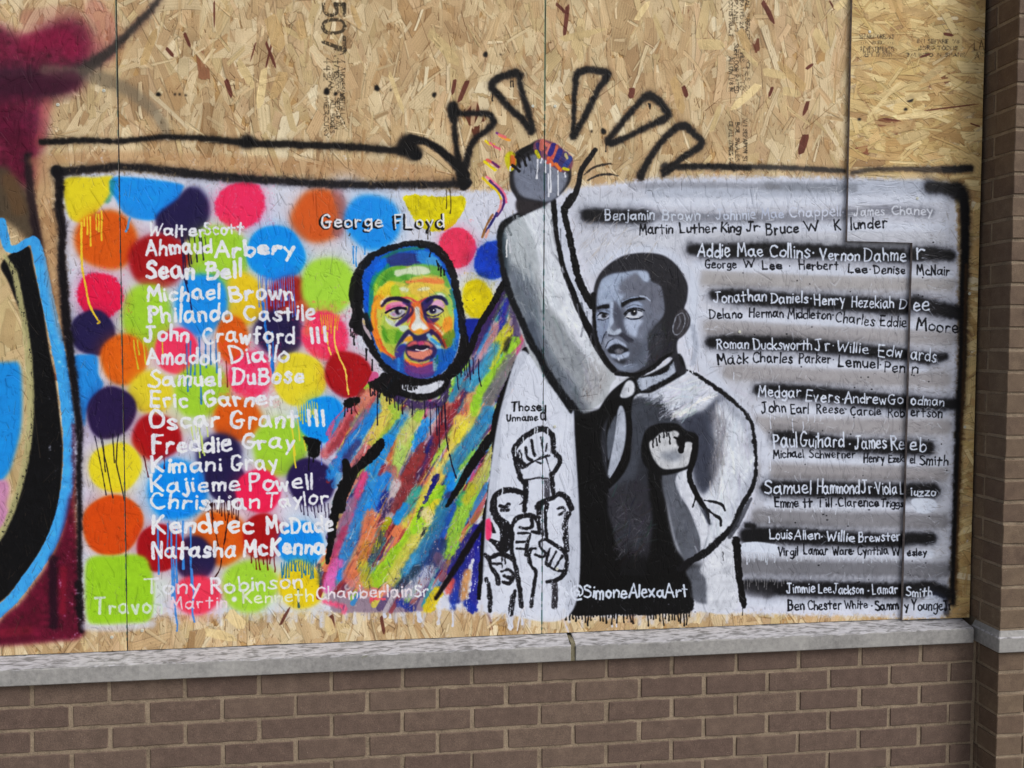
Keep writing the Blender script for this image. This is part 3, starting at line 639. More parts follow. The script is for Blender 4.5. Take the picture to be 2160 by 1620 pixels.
bs(cN, '1320 680 1240 860 1160 960', 26, (44, 66, 120), dry=.2); bs(cN, '1060 800 980 980', 14, (70, 150, 200), dry=.45); bs(cN, '1280 800 1340 900', 18, (110, 90, 120), dry=.4); bs(cN, '1080 940 960 1080 900 1120', 20, (56, 70, 90), dry=.4)
bs(cN, '1200 960 1100 1080 1000 1180', 26, (170, 176, 200), dry=.45); bs(cN, '860 1000 800 1080', 14, (196, 190, 100)); bs(cN, '1700 560 1620 700 1480 960', 34, (46, 38, 130), soft=4); bs(cN, '1720 520 1720 800 1700 1000 1650 1340', 18, (34, 36, 140), soft=3); bs(cN, '1560 800 1500 1000 1470 1240', 22, (40, 50, 140), dry=.25)
bs(cN, '1600 980 1570 1120 1560 1220', 14, (196, 140, 90), dry=.3); bs(cN, '1440 1060 1400 1160', 14, (214, 90, 80), dry=.3); bs(cN, '1290 1180 1200 1330', 22, (226, 200, 40), soft=5); bs(cN, '900 1280 1020 1340', 14, (34, 60, 160), dry=.55)
bs(cN, '1480 1200 1440 1340', 10, (40, 70, 170), dry=.5); bs(cN, '1600 1290 1660 1350', 14, (34, 56, 160), dry=.4); bs(cN, '120 1270 320 1330 320 1380', 8, (244, 90, 130)); bs(cN, '60 900 80 1090', 7, (60, 74, 96), dry=.3)
bs(cN, '600 1240 740 1246', 5, (236, 90, 110), soft=1.5); bs(cN, '1320 1240 1310 1420 1300 1500', 5, (216, 216, 228), soft=2)
# upper arm between the two black lines (crop O)
bs(cO, '350 640 260 820 120 1060 20 1160', 18, (62, 42, 100)); bs(cO, '370 720 330 860 320 960', 14, (44, 44, 150)); bs(cO, '400 780 440 900 420 1000', 16, (90, 80, 120), dry=.45); bs(cO, '290 900 240 1040 180 1120', 14, (190, 140, 150), dry=.4)
bs(cO, '370 940 300 1060 270 1180', 22, (206, 206, 60), soft=5); bs(cO, '430 1010 330 1180 200 1340 130 1480', 17, (150, 204, 60), soft=5, dry=.08); bs(cO, '280 1060 200 1200 100 1340', 18, (70, 150, 190)); bs(cO, '400 1140 320 1280 240 1420', 24, (116, 118, 120), soft=8)
bs(cO, '380 1000 360 1080', 9, (34, 32, 40), dry=.2)
hatch(body, [(216, 206, 214), (224, 214, 190), (60, 70, 130), (120, 44, 60), (206, 120, 110), (190, 206, 220)], 150, 26, 1.6, 2.1, .5, 77, dry=.35, a=.6)
hatch([(820, 900), (960, 820), (1000, 900), (900, 1060), (800, 1200), (760, 1180)], [(226, 214, 220), (210, 190, 170), (90, 40, 60)], 80, 22, 1.5, 1.9, .4, 78, dry=.35, a=.7)
hatch([(740, 1120), (820, 1080), (800, 1200), (900, 1180), (880, 1260), (760, 1240)], [(226, 220, 226), (40, 50, 80)], 60, 22, 1.4, 2.1, .5, 79, dry=.35, a=.7)

brushy(body_in, 420, 34, 3.0, 2.08, .12, 68, vary=.1, dry=.3)
# black outlines of the body
line(cM('740 880 700 960 560 1100 470 1180 400 1280 340 1400 300 1620'), [15, 25, 22, 17, 26, 24, 20], BL, soft=1.3, raw=True, jit=1.2)
line('740 842 738 842', 8, BL, a=.1)
line(cM('350 1100 370 1180 360 1300'), [14, 18, 16], BL, soft=1.3, raw=True)
line(cN('330 60 270 200 220 400 190 620 150 860'), [24, 22, 18, 15, 9], BL, soft=1.4, raw=True, jit=1.0)
line('1062 598 1040 640 1010 690 990 738 968 772 940 800', [14, 14, 14, 17, 22, 16], BL, soft=1.4, jit=1.0)
line('1112 738 1092 770 1070 820 1058 850 1046 900 1048 940 1044 990 1036 1040 1026 1100 1018 1180 1010 1262', [16, 18, 19, 20, 22, 22, 20, 20, 18, 14, 9], BL, soft=1.4, jit=1.0)
line('1050 900 1020 944 990 990 964 1034 944 1066', [16, 20, 18, 14, 8], BL, soft=1.4, jit=.9)
line('1020 1102 990 1150 966 1190 940 1230 920 1262', [12, 15, 14, 12, 9], (24, 18, 26), soft=3.0)
poly('730 842 758 838 760 850 744 858 730 860 724 852', BL, 1.4, rag=1.5)
for x, y, l in ((727, 854, 24), (734, 858, 10), (741, 858, 14)): drip(x, y, l, 2.4, BL, lean=0)

# ------------------------------------------------------------------ the list of names, left
W1 = (228, 232, 246)
def nm(t, *a, **k): word(t, *a, **k)
N_ = [('Walter', 314, 496, 432, 499, 25, 4.6), ('Scott', 430, 496, 512, 492, 24, 3.8), ('Ahmaud', 309, 538, 446, 533, 31, 5.6), ('Arbery', 454, 540, 618, 536, 33, 7),
('Sean', 308, 589, 408, 585, 36, 7.2), ('Bell', 436, 588, 507, 584, 36, 7), ('Michael', 311, 635, 462, 630, 30, 5.6), ('Brown', 485, 634, 618, 630, 32, 5.8),
('Philando', 313, 679, 488, 676, 34, 6.2), ('Castile', 515, 676, 664, 673, 32, 5.8), ('John', 306, 719, 395, 720, 33, 6), ('Crawford', 428, 722, 620, 724, 33, 6),
('Amadou', 311, 768, 462, 766, 32, 5.4), ('Diallo', 486, 766, 608, 760, 34, 5.4), ('Samuel', 314, 816, 464, 812, 32, 6), ('DuBose', 491, 812, 640, 808, 33, 6.2),
('Eric', 316, 856, 395, 857, 30, 5.8), ('Garner', 430, 856, 584, 853, 31, 5.8), ('Oscar', 316, 903, 462, 898, 34, 6.4), ('Grant', 488, 904, 626, 897, 36, 6.4),
('Freddie', 321, 953, 488, 951, 36, 6.4), ('Gray', 510, 945, 618, 946, 31, 5.6), ('Kimani', 320, 996, 464, 993, 31, 6), ('Gray', 487, 990, 584, 990, 30, 5.6),
('Kajieme', 319, 1037, 505, 1034, 32, 5.8), ('Powell', 525, 1034, 658, 1031, 33, 5.8), ('Christian', 319, 1073, 545, 1072, 31, 5.8), ('Taylor', 560, 1070, 690, 1062, 28, 4.8),
('Kendrec', 322, 1125, 534, 1124, 36, 6.6), ('McDade', 562, 1125, 702, 1121, 34, 6.2), ('Natasha', 321, 1177, 495, 1173, 35, 6.6), ('McKenna', 514, 1170, 684, 1168, 33, 7)]
for t, *a_ in N_: word(t, *a_[:5], a_[5] * 1.06, W1, gap=.2, wob=.035, jit=.5)
for x0, y0, y1 in ((656, 693, 724), (669, 692, 722), (684, 691, 718), (650, 866, 897), (666, 866, 898), (680, 866, 897)):
    line([(x0, y0), (x0 + 3, y1)], 7.5, W1)
word('Tony', 306, 1252, 422, 1250, 31, 5.2, W1, a=.85); word('Robinson', 444, 1252, 636, 1238, 31, 5, W1, a=.92)
word('Travon', 200, 1294, 340, 1292, 33, 5.2, (206, 226, 206), gap=.26, a=.95); word('Martin', 360, 1284, 478, 1282, 26, 3.6, (230, 206, 220), gap=.2)
word('Kenneth', 511, 1272, 660, 1268, 26, 3.8, (222, 230, 206)); word('Chamberlain', 668, 1263, 868, 1258, 25, 3.8, (232, 222, 232)); word('Sr', 874, 1259, 902, 1258, 26, 3.8, W1)
ell(494, 1264, 5.5, 5.5, W1, 1.2)
word('George', 676, 481, 804, 480, 27, 6.6, BK, off=(-1.2, 1), gap=.2); word('FLoyd', 830, 482, 934, 480, 28, 6.2, BK, off=(-1.2, 1), gap=.26)
word('George', 678, 479, 806, 478, 27, 4.2, W1, gap=.2); word('FLoyd', 832, 480, 936, 478, 28, 3.4, W1, gap=.26)
for x, y, l in ((903, 478, 26), (907, 478, 18), (941, 400, 40), (949, 400, 50), (738, 492, 5)): drip(x, y, l, 1.8, (60, 50, 30), lean=.02)

# ------------------------------------------------------------------ the coloured face (crop L)
def fp(pts, c, soft=2.6, a=.96, **k): poly(pts, c, soft, a, ctx=cL, grain=.035, **k)
def fl(pts, w, c, soft=2.6, a=.92, **k): line(pts, np.asarray(w) / 4.629, c, soft=soft, a=a, ctx=cL, grain=.035, **k)
fp('190 330 230 230 360 140 520 90 700 70 850 90 970 190 1050 330 1090 480 1130 650 1160 850 1150 1000 1120 1130 1060 1250 960 1340 830 1385 700 1380 560 1320 450 1260 370 1150 300 1000 260 850 215 700 200 500', (18, 92, 196))
fp('310 480 380 350 500 290 700 268 950 296 1020 390 1080 520 1110 700 1100 850 1090 1000 1040 1100 950 1200 900 1300 700 1350 560 1290 450 1220 380 1130 320 960 296 820 300 640', (206, 200, 84))
fp('420 200 560 155 700 160 780 190 800 250 640 285 470 280 400 250', (54, 66, 130)); fl('400 210 540 140 700 112 800 110', 34, (40, 120, 116)); fp('740 190 770 130 900 170 950 270 840 280 780 262', (50, 140, 220)); fp('820 210 930 200 980 290 860 300', (90, 160, 214), a=.7)
fl('280 340 250 440 240 560 262 700', 56, (10, 96, 214)); fl('450 280 350 370 305 470 292 620 280 780', [50, 56, 50, 46, 40], (30, 140, 124)); fp('360 240 430 200 440 270 380 330 330 340', (10, 110, 226))
fp('300 500 360 380 450 310 560 280 640 300 660 440 500 430 400 440 350 520', (110, 172, 66)); fl('390 460 480 360 600 380 650 450', [40, 60, 60, 40], (88, 156, 62)); fl('340 470 330 560', 30, (166, 206, 70)); fp('700 268 950 290 1030 390 1060 500 1000 460 980 390 800 375 640 400', (110, 172, 84))
fp('380 500 480 430 520 460 520 560 400 600 350 590 340 560', (234, 198, 56)); fp('520 330 620 308 740 282 850 304 866 350 760 372 640 360 540 388', (208, 222, 192)); fp('620 430 700 420 880 396 1000 420 1010 450 900 466 760 440 660 462', (232, 132, 80)); fp('660 462 780 448 1000 470 980 520 880 560 740 620 680 560', (226, 192, 84))
fp('500 470 560 480 580 560 680 580 560 590 480 560', (160, 200, 60)); fp('560 500 600 486 660 510 650 536 590 530', (214, 224, 190)); fp('736 515 800 488 866 492 860 515 780 528', (224, 220, 178)); fp('600 560 700 560 760 600 740 622 650 600', (216, 206, 66))
fp('900 540 980 540 1060 600 1090 700 1080 800 1050 740 1010 620 940 570', (150, 196, 104)); fp('920 560 980 545 1020 590 960 572', (220, 230, 220)); fl('1070 520 1100 640 1120 780', 30, (50, 130, 130)); fl('1110 720 1136 860 1130 980', 40, (40, 130, 220))
fl('345 590 316 740 330 920 380 1060 440 1140 520 1190', [40, 56, 62, 60, 50, 34], (246, 128, 48)); fl('330 640 306 760 318 880', 26, (250, 170, 50)); fl('380 1000 420 1100 520 1180', 20, (220, 80, 60)); fp('330 600 400 560 430 620 410 700 350 700', (236, 160, 50)); fp('376 650 390 620 470 580 440 640 400 680', (226, 216, 210))
# cheeks
fp('410 760 480 800 560 870 620 850 640 900 560 1010 500 1100 420 1040 390 900', (176, 200, 90)); fp('400 860 440 900 560 900 600 940 540 1040 460 1040 410 980', (140, 186, 66)); fp('400 860 450 960 440 1040 400 960', (96, 156, 50)); fp('540 920 590 930 560 1010 520 1040', (90, 150, 50)); fp('430 790 520 820 560 800 580 870 520 880 450 840', (200, 210, 200))
fp('560 880 620 860 660 880 600 930', (196, 220, 200)); fp('430 1040 500 1060 530 1110 500 1150 450 1100', (180, 190, 80)); fp('900 800 1000 780 1060 760 1090 860 1060 960 990 1000 900 880', (196, 196, 80)); fp('1000 800 1070 780 1084 880 1040 950 990 890', (240, 150, 60)); fp('880 860 920 830 980 900 1000 980 960 980', (230, 120, 56)); fl('890 850 950 900 1000 965', [16, 26, 14], (226, 216, 176))
fp('980 980 1080 900 1112 940 1100 1020 1060 1084 1010 1070', (112, 140, 50)); fl('830 800 880 880 960 980 1030 1090', [30, 50, 46, 16], (176, 62, 70)); fl('890 900 960 980 1020 1080', [20, 30, 10], (196, 90, 50))
brushy(cL('330 560 420 340 560 290 900 300 1050 420 1100 640 1100 900 1060 1080 900 1100 860 960 820 800 700 700 660 860 520 1100 380 1100 320 900'), 240, 12, 2.2, lambda p: math.atan2(p[1] - 655, p[0] - 880) + 1.57, .35, 81, vary=.07, a=.8)
brushy(cL('240 330 400 180 700 100 900 140 1000 300 700 270 450 280 320 400 280 700 230 560'), 90, 14, 2.4, lambda p: math.atan2(p[1] - 655, p[0] - 880) + 1.57, .25, 82, vary=.09, a=.8)
# brows and eyes
fp('430 700 480 640 600 630 660 660 600 690 520 696 450 730', (224, 138, 178)); fp('430 700 440 660 480 660 470 720 440 740', (240, 110, 150)); fp('600 600 690 640 704 720 660 800 560 866 536 850 610 790 640 720 650 670 600 650', (66, 50, 112)); fl('396 670 440 620 510 598 580 604 650 630', [26, 34, 36, 40, 40], (46, 36, 76))
fl('590 588 680 604 740 640 790 622 840 590', [10, 20, 24, 18, 10], (216, 62, 86)); fl('690 640 680 740 650 830', 20, (226, 90, 120), a=.8); fp('776 650 830 600 890 590 900 640 850 690 830 760 860 840 820 800 780 730', (60, 46, 108)); fp('884 650 930 610 980 620 1010 670 1000 700 940 670 880 690', (218, 164, 206)); fl('820 640 870 596 940 584 1000 606 1030 650', [34, 36, 30, 40, 34], (44, 44, 108))
fp('464 748 524 712 600 704 630 718 600 764 524 788 486 772', (176, 176, 200)); fl('434 738 500 700 560 686 630 692', 18, (40, 28, 64), soft=1.4); fl('460 770 510 798 570 786 620 750', 12, (56, 34, 84), soft=1.4); ell(556, 726, 34, 31, (34, 22, 48), 1.5, ctx=cL); fp('558 712 590 700 584 740 566 746', (226, 230, 240), soft=1.2); fp('490 746 530 744 530 770 500 766', (190, 130, 170), soft=1.5)
fp('836 718 880 694 940 696 990 722 930 750 862 750', (180, 182, 206)); fl('830 715 880 678 940 680 990 712', 18, (44, 34, 84), soft=1.4); fl('820 750 880 775 940 766 996 724', 14, (56, 44, 100), soft=1.4); ell(892, 719, 33, 31, (32, 26, 60), 1.5, ctx=cL); ell(902, 714, 7, 7, (236, 240, 248), 1, ctx=cL); fl('540 862 590 810 640 770', 28, (70, 52, 116))
fp('800 760 850 790 960 790 900 840 850 830 810 800', (66, 50, 108)); fl('848 800 900 850', 16, (150, 60, 90))
# nose, upper lip, beard
fp('690 650 760 630 800 690 800 800 856 870 856 916 780 948 690 925 664 880 690 790 676 720', (238, 122, 66)); fp('716 690 760 690 776 800 830 866 816 900 740 910 686 900 690 850 724 800', (206, 216, 214)); fp('690 860 740 840 810 860 850 890 810 906 700 912', (232, 236, 232)); fp('720 915 780 890 810 920 770 946 730 936', (240, 166, 56)); fl('680 700 690 800 668 870', 20, (236, 100, 60), a=.8)
fp('600 950 655 900 690 930 740 960 800 945 860 915 890 910 900 945 850 990 830 1012 700 1012 690 970 640 990 560 1060 520 1120 540 1050', (46, 44, 96)); fl('664 962 612 1050 556 1120', [30, 32, 20], (206, 190, 206)); fp('640 975 690 970 700 1010 650 1020 610 1020', (238, 160, 50)); fl('850 960 910 1040 990 1110', [40, 56, 30], (150, 196, 226)); fl('880 1000 960 1050', 30, (60, 150, 214)); fl('880 920 940 970 1010 1090', [36, 34, 16], (60, 40, 90))
fp('390 1120 530 1190 560 1060 640 1050 610 1150 640 1260 720 1370 560 1320 470 1270 410 1200', (34, 90, 176)); fp('520 1130 570 1060 630 1060 600 1140 560 1200 530 1180', (70, 60, 140)); fl('560 1190 560 1290', 30, (60, 140, 220)); fp('880 1110 960 1090 1060 1090 1120 1000 1140 1060 1110 1150 1060 1250 960 1330 880 1360 860 1260', (26, 100, 186)); fl('1100 1000 1110 1100', 30, (70, 150, 200), a=.7)
fp('620 1200 700 1250 800 1240 910 1210 900 1340 800 1378 700 1370 620 1310', (112, 62, 132)); fl('632 1200 690 1238 780 1252 880 1226', [22, 30, 30, 16], (240, 92, 72)); fl('640 1200 670 1225', 14, (240, 190, 60)); fl('910 1190 914 1290', [30, 40], (130, 176, 186)); fl('938 1160 936 1230', 18, (40, 120, 90)); fp('640 1300 760 1340 900 1330 860 1370 740 1376', (84, 74, 140), a=.7)
fp('626 1070 660 1030 715 1008 770 1006 850 1012 905 1050 935 1110 905 1176 860 1196 790 1222 690 1204 640 1160 622 1110', (58, 44, 98)); fp('640 1110 740 1120 850 1092 892 1112 880 1150 830 1170 800 1196 700 1184 650 1146', (228, 142, 122)); fp('640 1064 690 1020 730 1014 750 1040 700 1078', (206, 100, 104)); fp('770 1020 850 1024 896 1068 850 1076 790 1056', (214, 130, 120)); fp('745 1022 820 1022 800 1050 760 1062', (206, 80, 130)); fp('636 1086 720 1050 764 1062 800 1054 866 1066 836 1098 760 1104 680 1098', (40, 30, 54), soft=1.6); fl('730 1100 790 1110 840 1094', 13, (232, 222, 226), soft=1.3)
brushy(cL('400 1180 540 1100 600 1200 900 1200 1100 1000 1120 1120 960 1330 700 1370 500 1290'), 110, 12, 2.2, lambda p: math.atan2(p[1] - 655, p[0] - 880) + 1.57, .4, 83, vary=.09, a=.8)
fl('436 738 500 706 560 695 628 702', 17, (34, 22, 50), soft=1.3, a=1); fl('830 718 880 690 940 690 992 716', 16, (34, 28, 66), soft=1.3, a=1); fl('450 700 520 672 600 668', 9, (150, 60, 110), a=.7)
fl('400 672 450 620 520 600 590 606 650 632', [16, 22, 24, 26, 20], (30, 22, 52), a=.85); fl('836 630 880 596 950 588 1010 620', [22, 24, 22, 18], (30, 28, 70), a=.85)
fl('640 660 690 690 690 740 640 800', [20, 30, 26, 14], (52, 34, 84), a=.8); fl('790 650 800 710 830 760 870 790', [20, 24, 20, 12], (48, 36, 88), a=.8)
# hair mass, jaw line, ear, collar
fp('205 700 220 560 200 420 190 330 170 340 130 480 130 640 150 760 110 860 130 930 190 960 240 1060 300 1150 360 1240 440 1330 560 1390 700 1420 860 1420 990 1380 1090 1300 1190 1180 1240 1060 1200 940 1160 1000 1130 1140 1070 1240 980 1330 860 1376 720 1374 590 1330 480 1270 400 1190 340 1090 296 960 262 820 236 760', BL, soft=2, rag=2)
fl('240 760 270 840 290 900', 44, (30, 40, 44)); fl('212 800 226 880 262 940 290 996', [18, 30, 34, 18], (190, 176, 186), soft=1.8); fl('216 820 226 850', 16, (200, 180, 130), soft=1.8)
fl('1225 1060 1190 940 1162 700 1120 500 1064 300 960 150 850 80 700 62 560 84 400 134 270 210 180 330 130 460 122 600 150 740 120 850', [78, 76, 72, 74, 76, 92, 84, 60, 60, 66, 74, 84, 90, 92, 96, 90], BL, soft=1.6, jit=1.2)
fp('560 1380 440 1320 380 1340 340 1390 262 1420 290 1470 350 1500 430 1560 520 1570 560 1500 600 1440 580 1420', BL, soft=1.8, rag=2)
fp('520 1400 700 1390 900 1390 1010 1360 1060 1400 1030 1480 960 1550 860 1590 740 1596 600 1560 500 1520', BL, soft=1.8); fp('572 1432 620 1440 720 1452 860 1440 950 1404 1002 1398 980 1450 900 1510 780 1534 680 1520 600 1484', (214, 220, 236), soft=1.3, rag=1)
for i in range(10): drip(590 + i * 17, 1436 + 1.2 * (i % 4), 36 + 26 * _dr.random(), 2.4, BL, ctx=cL, lean=0)
for x, y, l in ((92, 900, 60), (128, 950, 100), (240, 1090, 110), (302, 1200, 100), (280, 1460, 90), (320, 1480, 60), (356, 1500, 120), (380, 1500, 60), (440, 1540, 60), (470, 1550, 80), (115, 930, 40), (250, 1100, 60)): drip(x, y, l, 3.0, BL, ctx=cL, lean=0)
for x, y, l in ((930, 230, 90), (946, 260, 60), (960, 280, 100), (980, 290, 60), (1000, 310, 60), (870, 150, 40), (1010, 330, 40)): drip(x, y, l, 2.6, BL, ctx=cL, lean=.02)
for x, y, l in ((1200, 1240, 60), (1222, 1230, 130), (1250, 1200, 190), (1285, 1180, 150), (1180, 1260, 60), (1130, 1360, 130)): drip(x, y, l, 2.2, (34, 28, 60), ctx=cL, lean=.05)
for x, y, l in ((700, 380, 320), (880, 400, 110), (930, 400, 140), (970, 430, 150), (1075, 440, 150), (1210, 440, 170), (1270, 470, 340), (1360, 500, 440), (1400, 500, 200), (1340, 480, 330), (850, 380, 60), (800, 380, 60), (645, 340, 40), (660, 340, 30), (1700, 40, 160), (1645, 40, 120), (1605, 60, 120)): drip(x, y, l, 2.2, (30, 24, 54), ctx=cM, lean=.02)
line(cM('1430 460 1440 700 1450 860 1490 1060 1530 1200 1556 1280'), 2.6, (30, 24, 54), soft=.9, raw=True)
line(cM('1800 -10 1800 160 1826 280'), 2.6, (30, 24, 54), soft=.9, raw=True)
line(cM('450 470 460 540 490 590'), 2.0, (120, 40, 50), soft=.9, raw=True)

# ------------------------------------------------------------------ the raised arm and clasped hands
poly('1090 470 1105 430 1140 425 1170 440 1176 480 1190 560 1218 640 1250 700 1280 760 1300 800 1280 850 1230 890 1205 892 1170 850 1140 800 1110 730 1080 640 1060 560 1052 500 1060 476', (176, 182, 190), 3)
OA = lambda p, c, s=8, a=.95, **k: poly(p, c, s, a, ctx=cO, grain=.05, **k)
OA('360 190 480 110 620 50 640 300 610 420 560 640 620 800 640 1180 560 1060 470 860 380 560 350 380', (172, 180, 188)); OA('500 120 620 60 700 100 730 300 780 520 840 700 900 860 980 1040 1060 1220 1000 1280 940 1150 860 1000 760 860 640 700 600 440 560 280', (212, 220, 234), 9)
OA('370 460 470 520 560 600 600 760 640 960 740 1160 900 1360 860 1500 740 1360 620 1180 520 960 430 760 380 600', (104, 112, 124), 16); OA('340 200 370 330 380 520 360 560 320 460 310 300', (60, 72, 82), 8); OA('620 760 740 860 860 1000 960 1180 1000 1300 900 1360 760 1160 660 980', (142, 148, 156), 14)
OA('640 1180 760 1300 900 1400 960 1460 880 1560 820 1500 720 1380 650 1260', (110, 116, 126), 12); OA('960 1160 1060 1200 1090 1290 1040 1380 960 1460 900 1400 940 1300', (162, 164, 170), 10, dry=.25); OA('560 860 600 1000 620 1100 560 1030 500 900', (84, 92, 106), 8)
hatch(cO('640 200 700 200 820 620 960 1040 1040 1240 940 1200 780 900 640 640'), [(226, 234, 250), (200, 206, 222)], 60, 40, 3, 1.2, .25, 5, a=.4)
hatch(cO('900 1100 1060 1200 1060 1360 900 1440'), [(124, 112, 108), (206, 206, 214), (84, 88, 94)], 40, 20, 1.4, 1.9, .4, 6, a=.6)
hatch(cO('380 300 520 300 600 900 480 800'), [(150, 156, 160), (90, 98, 108), (190, 196, 200)], 50, 18, 1.4, 1.2, .6, 8, a=.5)
line(cO('370 290 366 340 368 410'), 3, (226, 230, 236), soft=1, raw=True); line(cO('388 320 392 380'), 3, (210, 216, 222), soft=1, raw=True)
poly('1120 428 1160 425 1180 445 1172 470 1180 500 1196 560 1220 620 1244 676 1260 700 1250 690 1210 640 1190 580 1170 520 1160 470', (206, 214, 234), 2, a=.0)
poly(cO('724 30 760 60 780 180 800 300 840 440 880 600 940 720 980 820 970 900 920 860 860 720 790 560 740 380 716 180'), (196, 204, 224), 2)
line(cO('560 40 500 90 420 130 350 176 320 240 318 340 330 440 350 540 372 620 410 730 470 860 530 1000 600 1120 660 1240 740 1360 830 1480 900 1580'), [12, 12, 12, 14, 13, 10, 10, 14, 16, 15, 15, 16, 15, 17, 18, 22, 28], (26, 28, 33), soft=3, raw=True)
line(cO('700 10 710 120 720 240 746 380 780 520 830 640 880 780 930 880 980 980 1030 1080 1100 1180'), [13, 12, 10, 11, 12, 13, 14, 16, 17, 16, 16], BL, soft=1.6, raw=True)
line(cO('830 -20 790 40 776 90 800 200 830 340 860 480 890 600 940 690 980 760'), [13, 14, 15, 13, 14, 15, 17, 18, 20], BL, soft=1.4, raw=True, jit=1.0)
line(cC('1200 730 1150 800 1100 880 1080 980 1040 1080 1000 1130'), [10, 12, 12, 12, 13, 14], (28, 26, 28), soft=1.4, raw=True)
line(cC('1120 906 1200 850 1310 826'), [3, 5, 4], (60, 54, 48), soft=1.4, raw=True, dry=.2); line(cC('1146 946 1220 912 1300 902 1360 914'), [3, 5, 5, 4], (56, 52, 50), soft=1.4, raw=True, dry=.2)
brushy(cO('360 200 620 60 720 200 900 700 1080 1240 900 1500 640 1200 420 600'), 260, 40, 4.5, 1.25, .18, 97, vary=.045, a=.6)
# fist
CF_ = lambda p, c, s=3, a=.97, **k: poly(p, c, s, a, ctx=cC, grain=.05, **k)
CF_('590 900 596 1000 640 1080 660 1180 740 1170 860 1110 900 1090 960 1040 1020 960 1030 880 1000 800 900 720 800 660 720 700 640 740 600 800', (38, 38, 44), 2)
CF_('640 860 700 790 770 760 850 780 960 880 1004 900 990 980 930 1060 870 1100 800 1090 680 1060 630 980 620 900', (128, 134, 150), 4); CF_('640 880 760 800 840 800 860 900 860 1060 760 1060 660 1020', (112, 118, 134), 10, a=.6)
CF_('640 1090 780 1100 860 1114 760 1160 660 1190', (58, 54, 58), 4)
CF_('556 780 590 740 630 760 640 820 620 870 590 880 566 840', (196, 190, 26), 2); CF_('596 770 630 776 630 840 600 860', (206, 90, 60), 3, a=.8)
line(cC('640 780 700 730 760 700'), [9, 12, 9], BL, soft=1.6, raw=True)
for p in ('650 800 664 850', '688 778 706 840', '720 760 732 800', '610 840 660 880'): line(cC(p), 6, BL, soft=1.4, raw=True)
CF_('760 690 800 656 860 662 930 690 990 740 1036 780 1040 840 1010 880 960 886 900 850 850 800 800 790 766 740', (120, 76, 96), 2.5)
for i, (p, w, c_) in enumerate([('790 690 800 770', 9, (64, 54, 110)), ('826 670 820 720', 12, (190, 110, 100)), ('850 690 880 700 860 750', 10, (206, 120, 110)), ('905 700 880 760', 13, (58, 50, 130)), ('930 700 900 790', 6, (200, 110, 90)), ('950 740 920 810', 12, (50, 56, 130)), ('990 760 950 840', 12, (70, 62, 110)),
        ('1020 790 985 850', 12, (60, 76, 140)), ('870 790 890 830', 10, (214, 110, 70)), ('920 830 950 870', 8, (220, 120, 60)), ('975 862 1010 870', 6, (196, 190, 30)), ('780 740 800 780', 8, (190, 186, 30)), ('990 760 1000 790', 6, (190, 180, 130)), ('900 770 860 820', 6, (196, 90, 80))]):
    line(cC(p), w, c_, soft=1.5, raw=True, curve=True)
for p_ in ('700 850 690 900', '740 840 744 890', '790 840 800 880', '840 860 850 900'): line(cC(p_), 3, (84, 88, 102), soft=1.6, raw=True, a=.7)
for x, y, l in ((790, 800, 130), (846, 810, 80), (880, 830, 200), (866, 900, 160), (934, 880, 170), (986, 890, 30), (820, 790, 30), (598, 850, 25)): drip(x, y, l, 3.2, (222, 226, 238), ctx=cC, lean=.0)
for p, c_ in (('420 665 450 690 480 690', (226, 200, 40)), ('450 680 500 716 520 724', (226, 110, 130)), ('500 610 530 630', (120, 70, 130)), ('520 630 560 650 590 660', (240, 160, 70)), ('515 620 560 640', (230, 120, 120)), ('410 812 450 846 490 874', (230, 210, 30)), ('430 800 480 830 514 850', (226, 110, 100)), ('470 820 510 850', (110, 50, 110)), ('400 930 440 970 500 1020 530 1080', (226, 200, 30)),
        ('430 924 480 960 530 1010 560 1060 566 1100', (236, 120, 150)), ('450 950 520 1020 550 1080 540 1140 500 1200', (90, 50, 120)), ('530 1090 520 1150 470 1220', (226, 150, 150)), ('500 1180 460 1250 420 1310', (50, 50, 120)), ('470 1190 430 1260 396 1350', (150, 110, 70)), ('440 1300 420 1350', (226, 170, 160))):
    line(cC(p), 5.2, c_, soft=1.3, raw=True)

# ------------------------------------------------------------------ the figure in greys: body
poly('1300 800 1400 770 1440 760 1470 790 1510 830 1560 880 1590 940 1592 1010 1570 1080 1555 1120 1556 1280 1480 1290 1440 1280 1430 1290 1200 1290 1205 1180 1210 1000 1212 900 1240 870 1280 840', (206, 212, 228), 2)
RA = lambda p, c, s=4, a=.96, **k: poly(p, c, s, a, ctx=cR, grain=.06, **k)
RA('880 330 960 300 940 420 960 560 930 700 880 800 820 760 790 600 830 470 740 440 720 360 800 300', (78, 82, 96), 10); RA('740 360 860 300 960 200 1000 220 930 300 900 480 930 620 880 780 830 720 800 500', (66, 70, 84), 10, a=.85)
RA('410 250 560 200 700 350 740 450 700 560 560 680 620 900 700 1180 760 1300 60 1380 60 1000 90 560 80 380 200 320 320 260', (50, 52, 60), 4)
RA('430 260 560 230 620 320 720 360 700 420 540 420 500 520 470 640 430 780 300 780 420 600 430 420', (72, 76, 86), 9); RA('300 780 460 720 540 800 560 1000 520 1240 360 1280 330 1080 290 900', (58, 58, 66), 12, a=.9)
RA('80 400 120 330 240 290 300 240 380 240 260 400 260 600 290 720 290 900 330 1060 350 1300 60 1400 60 1100 90 800', (17, 17, 19), 4)
RA('540 640 620 680 640 820 660 960 700 1120 750 1200 760 1300 520 1330 540 1160 560 960 540 800', (16, 16, 18), 6); RA('60 1290 300 1290 500 1290 760 1290 800 1370 806 1480 760 1520 640 1520 540 1530 400 1528 220 1530 90 1530 40 1500 40 1450 60 1400', (14, 14, 16), 2, rag=2); RA('60 1150 800 1200 780 1330 60 1330', (18, 18, 20), 20, a=.8)
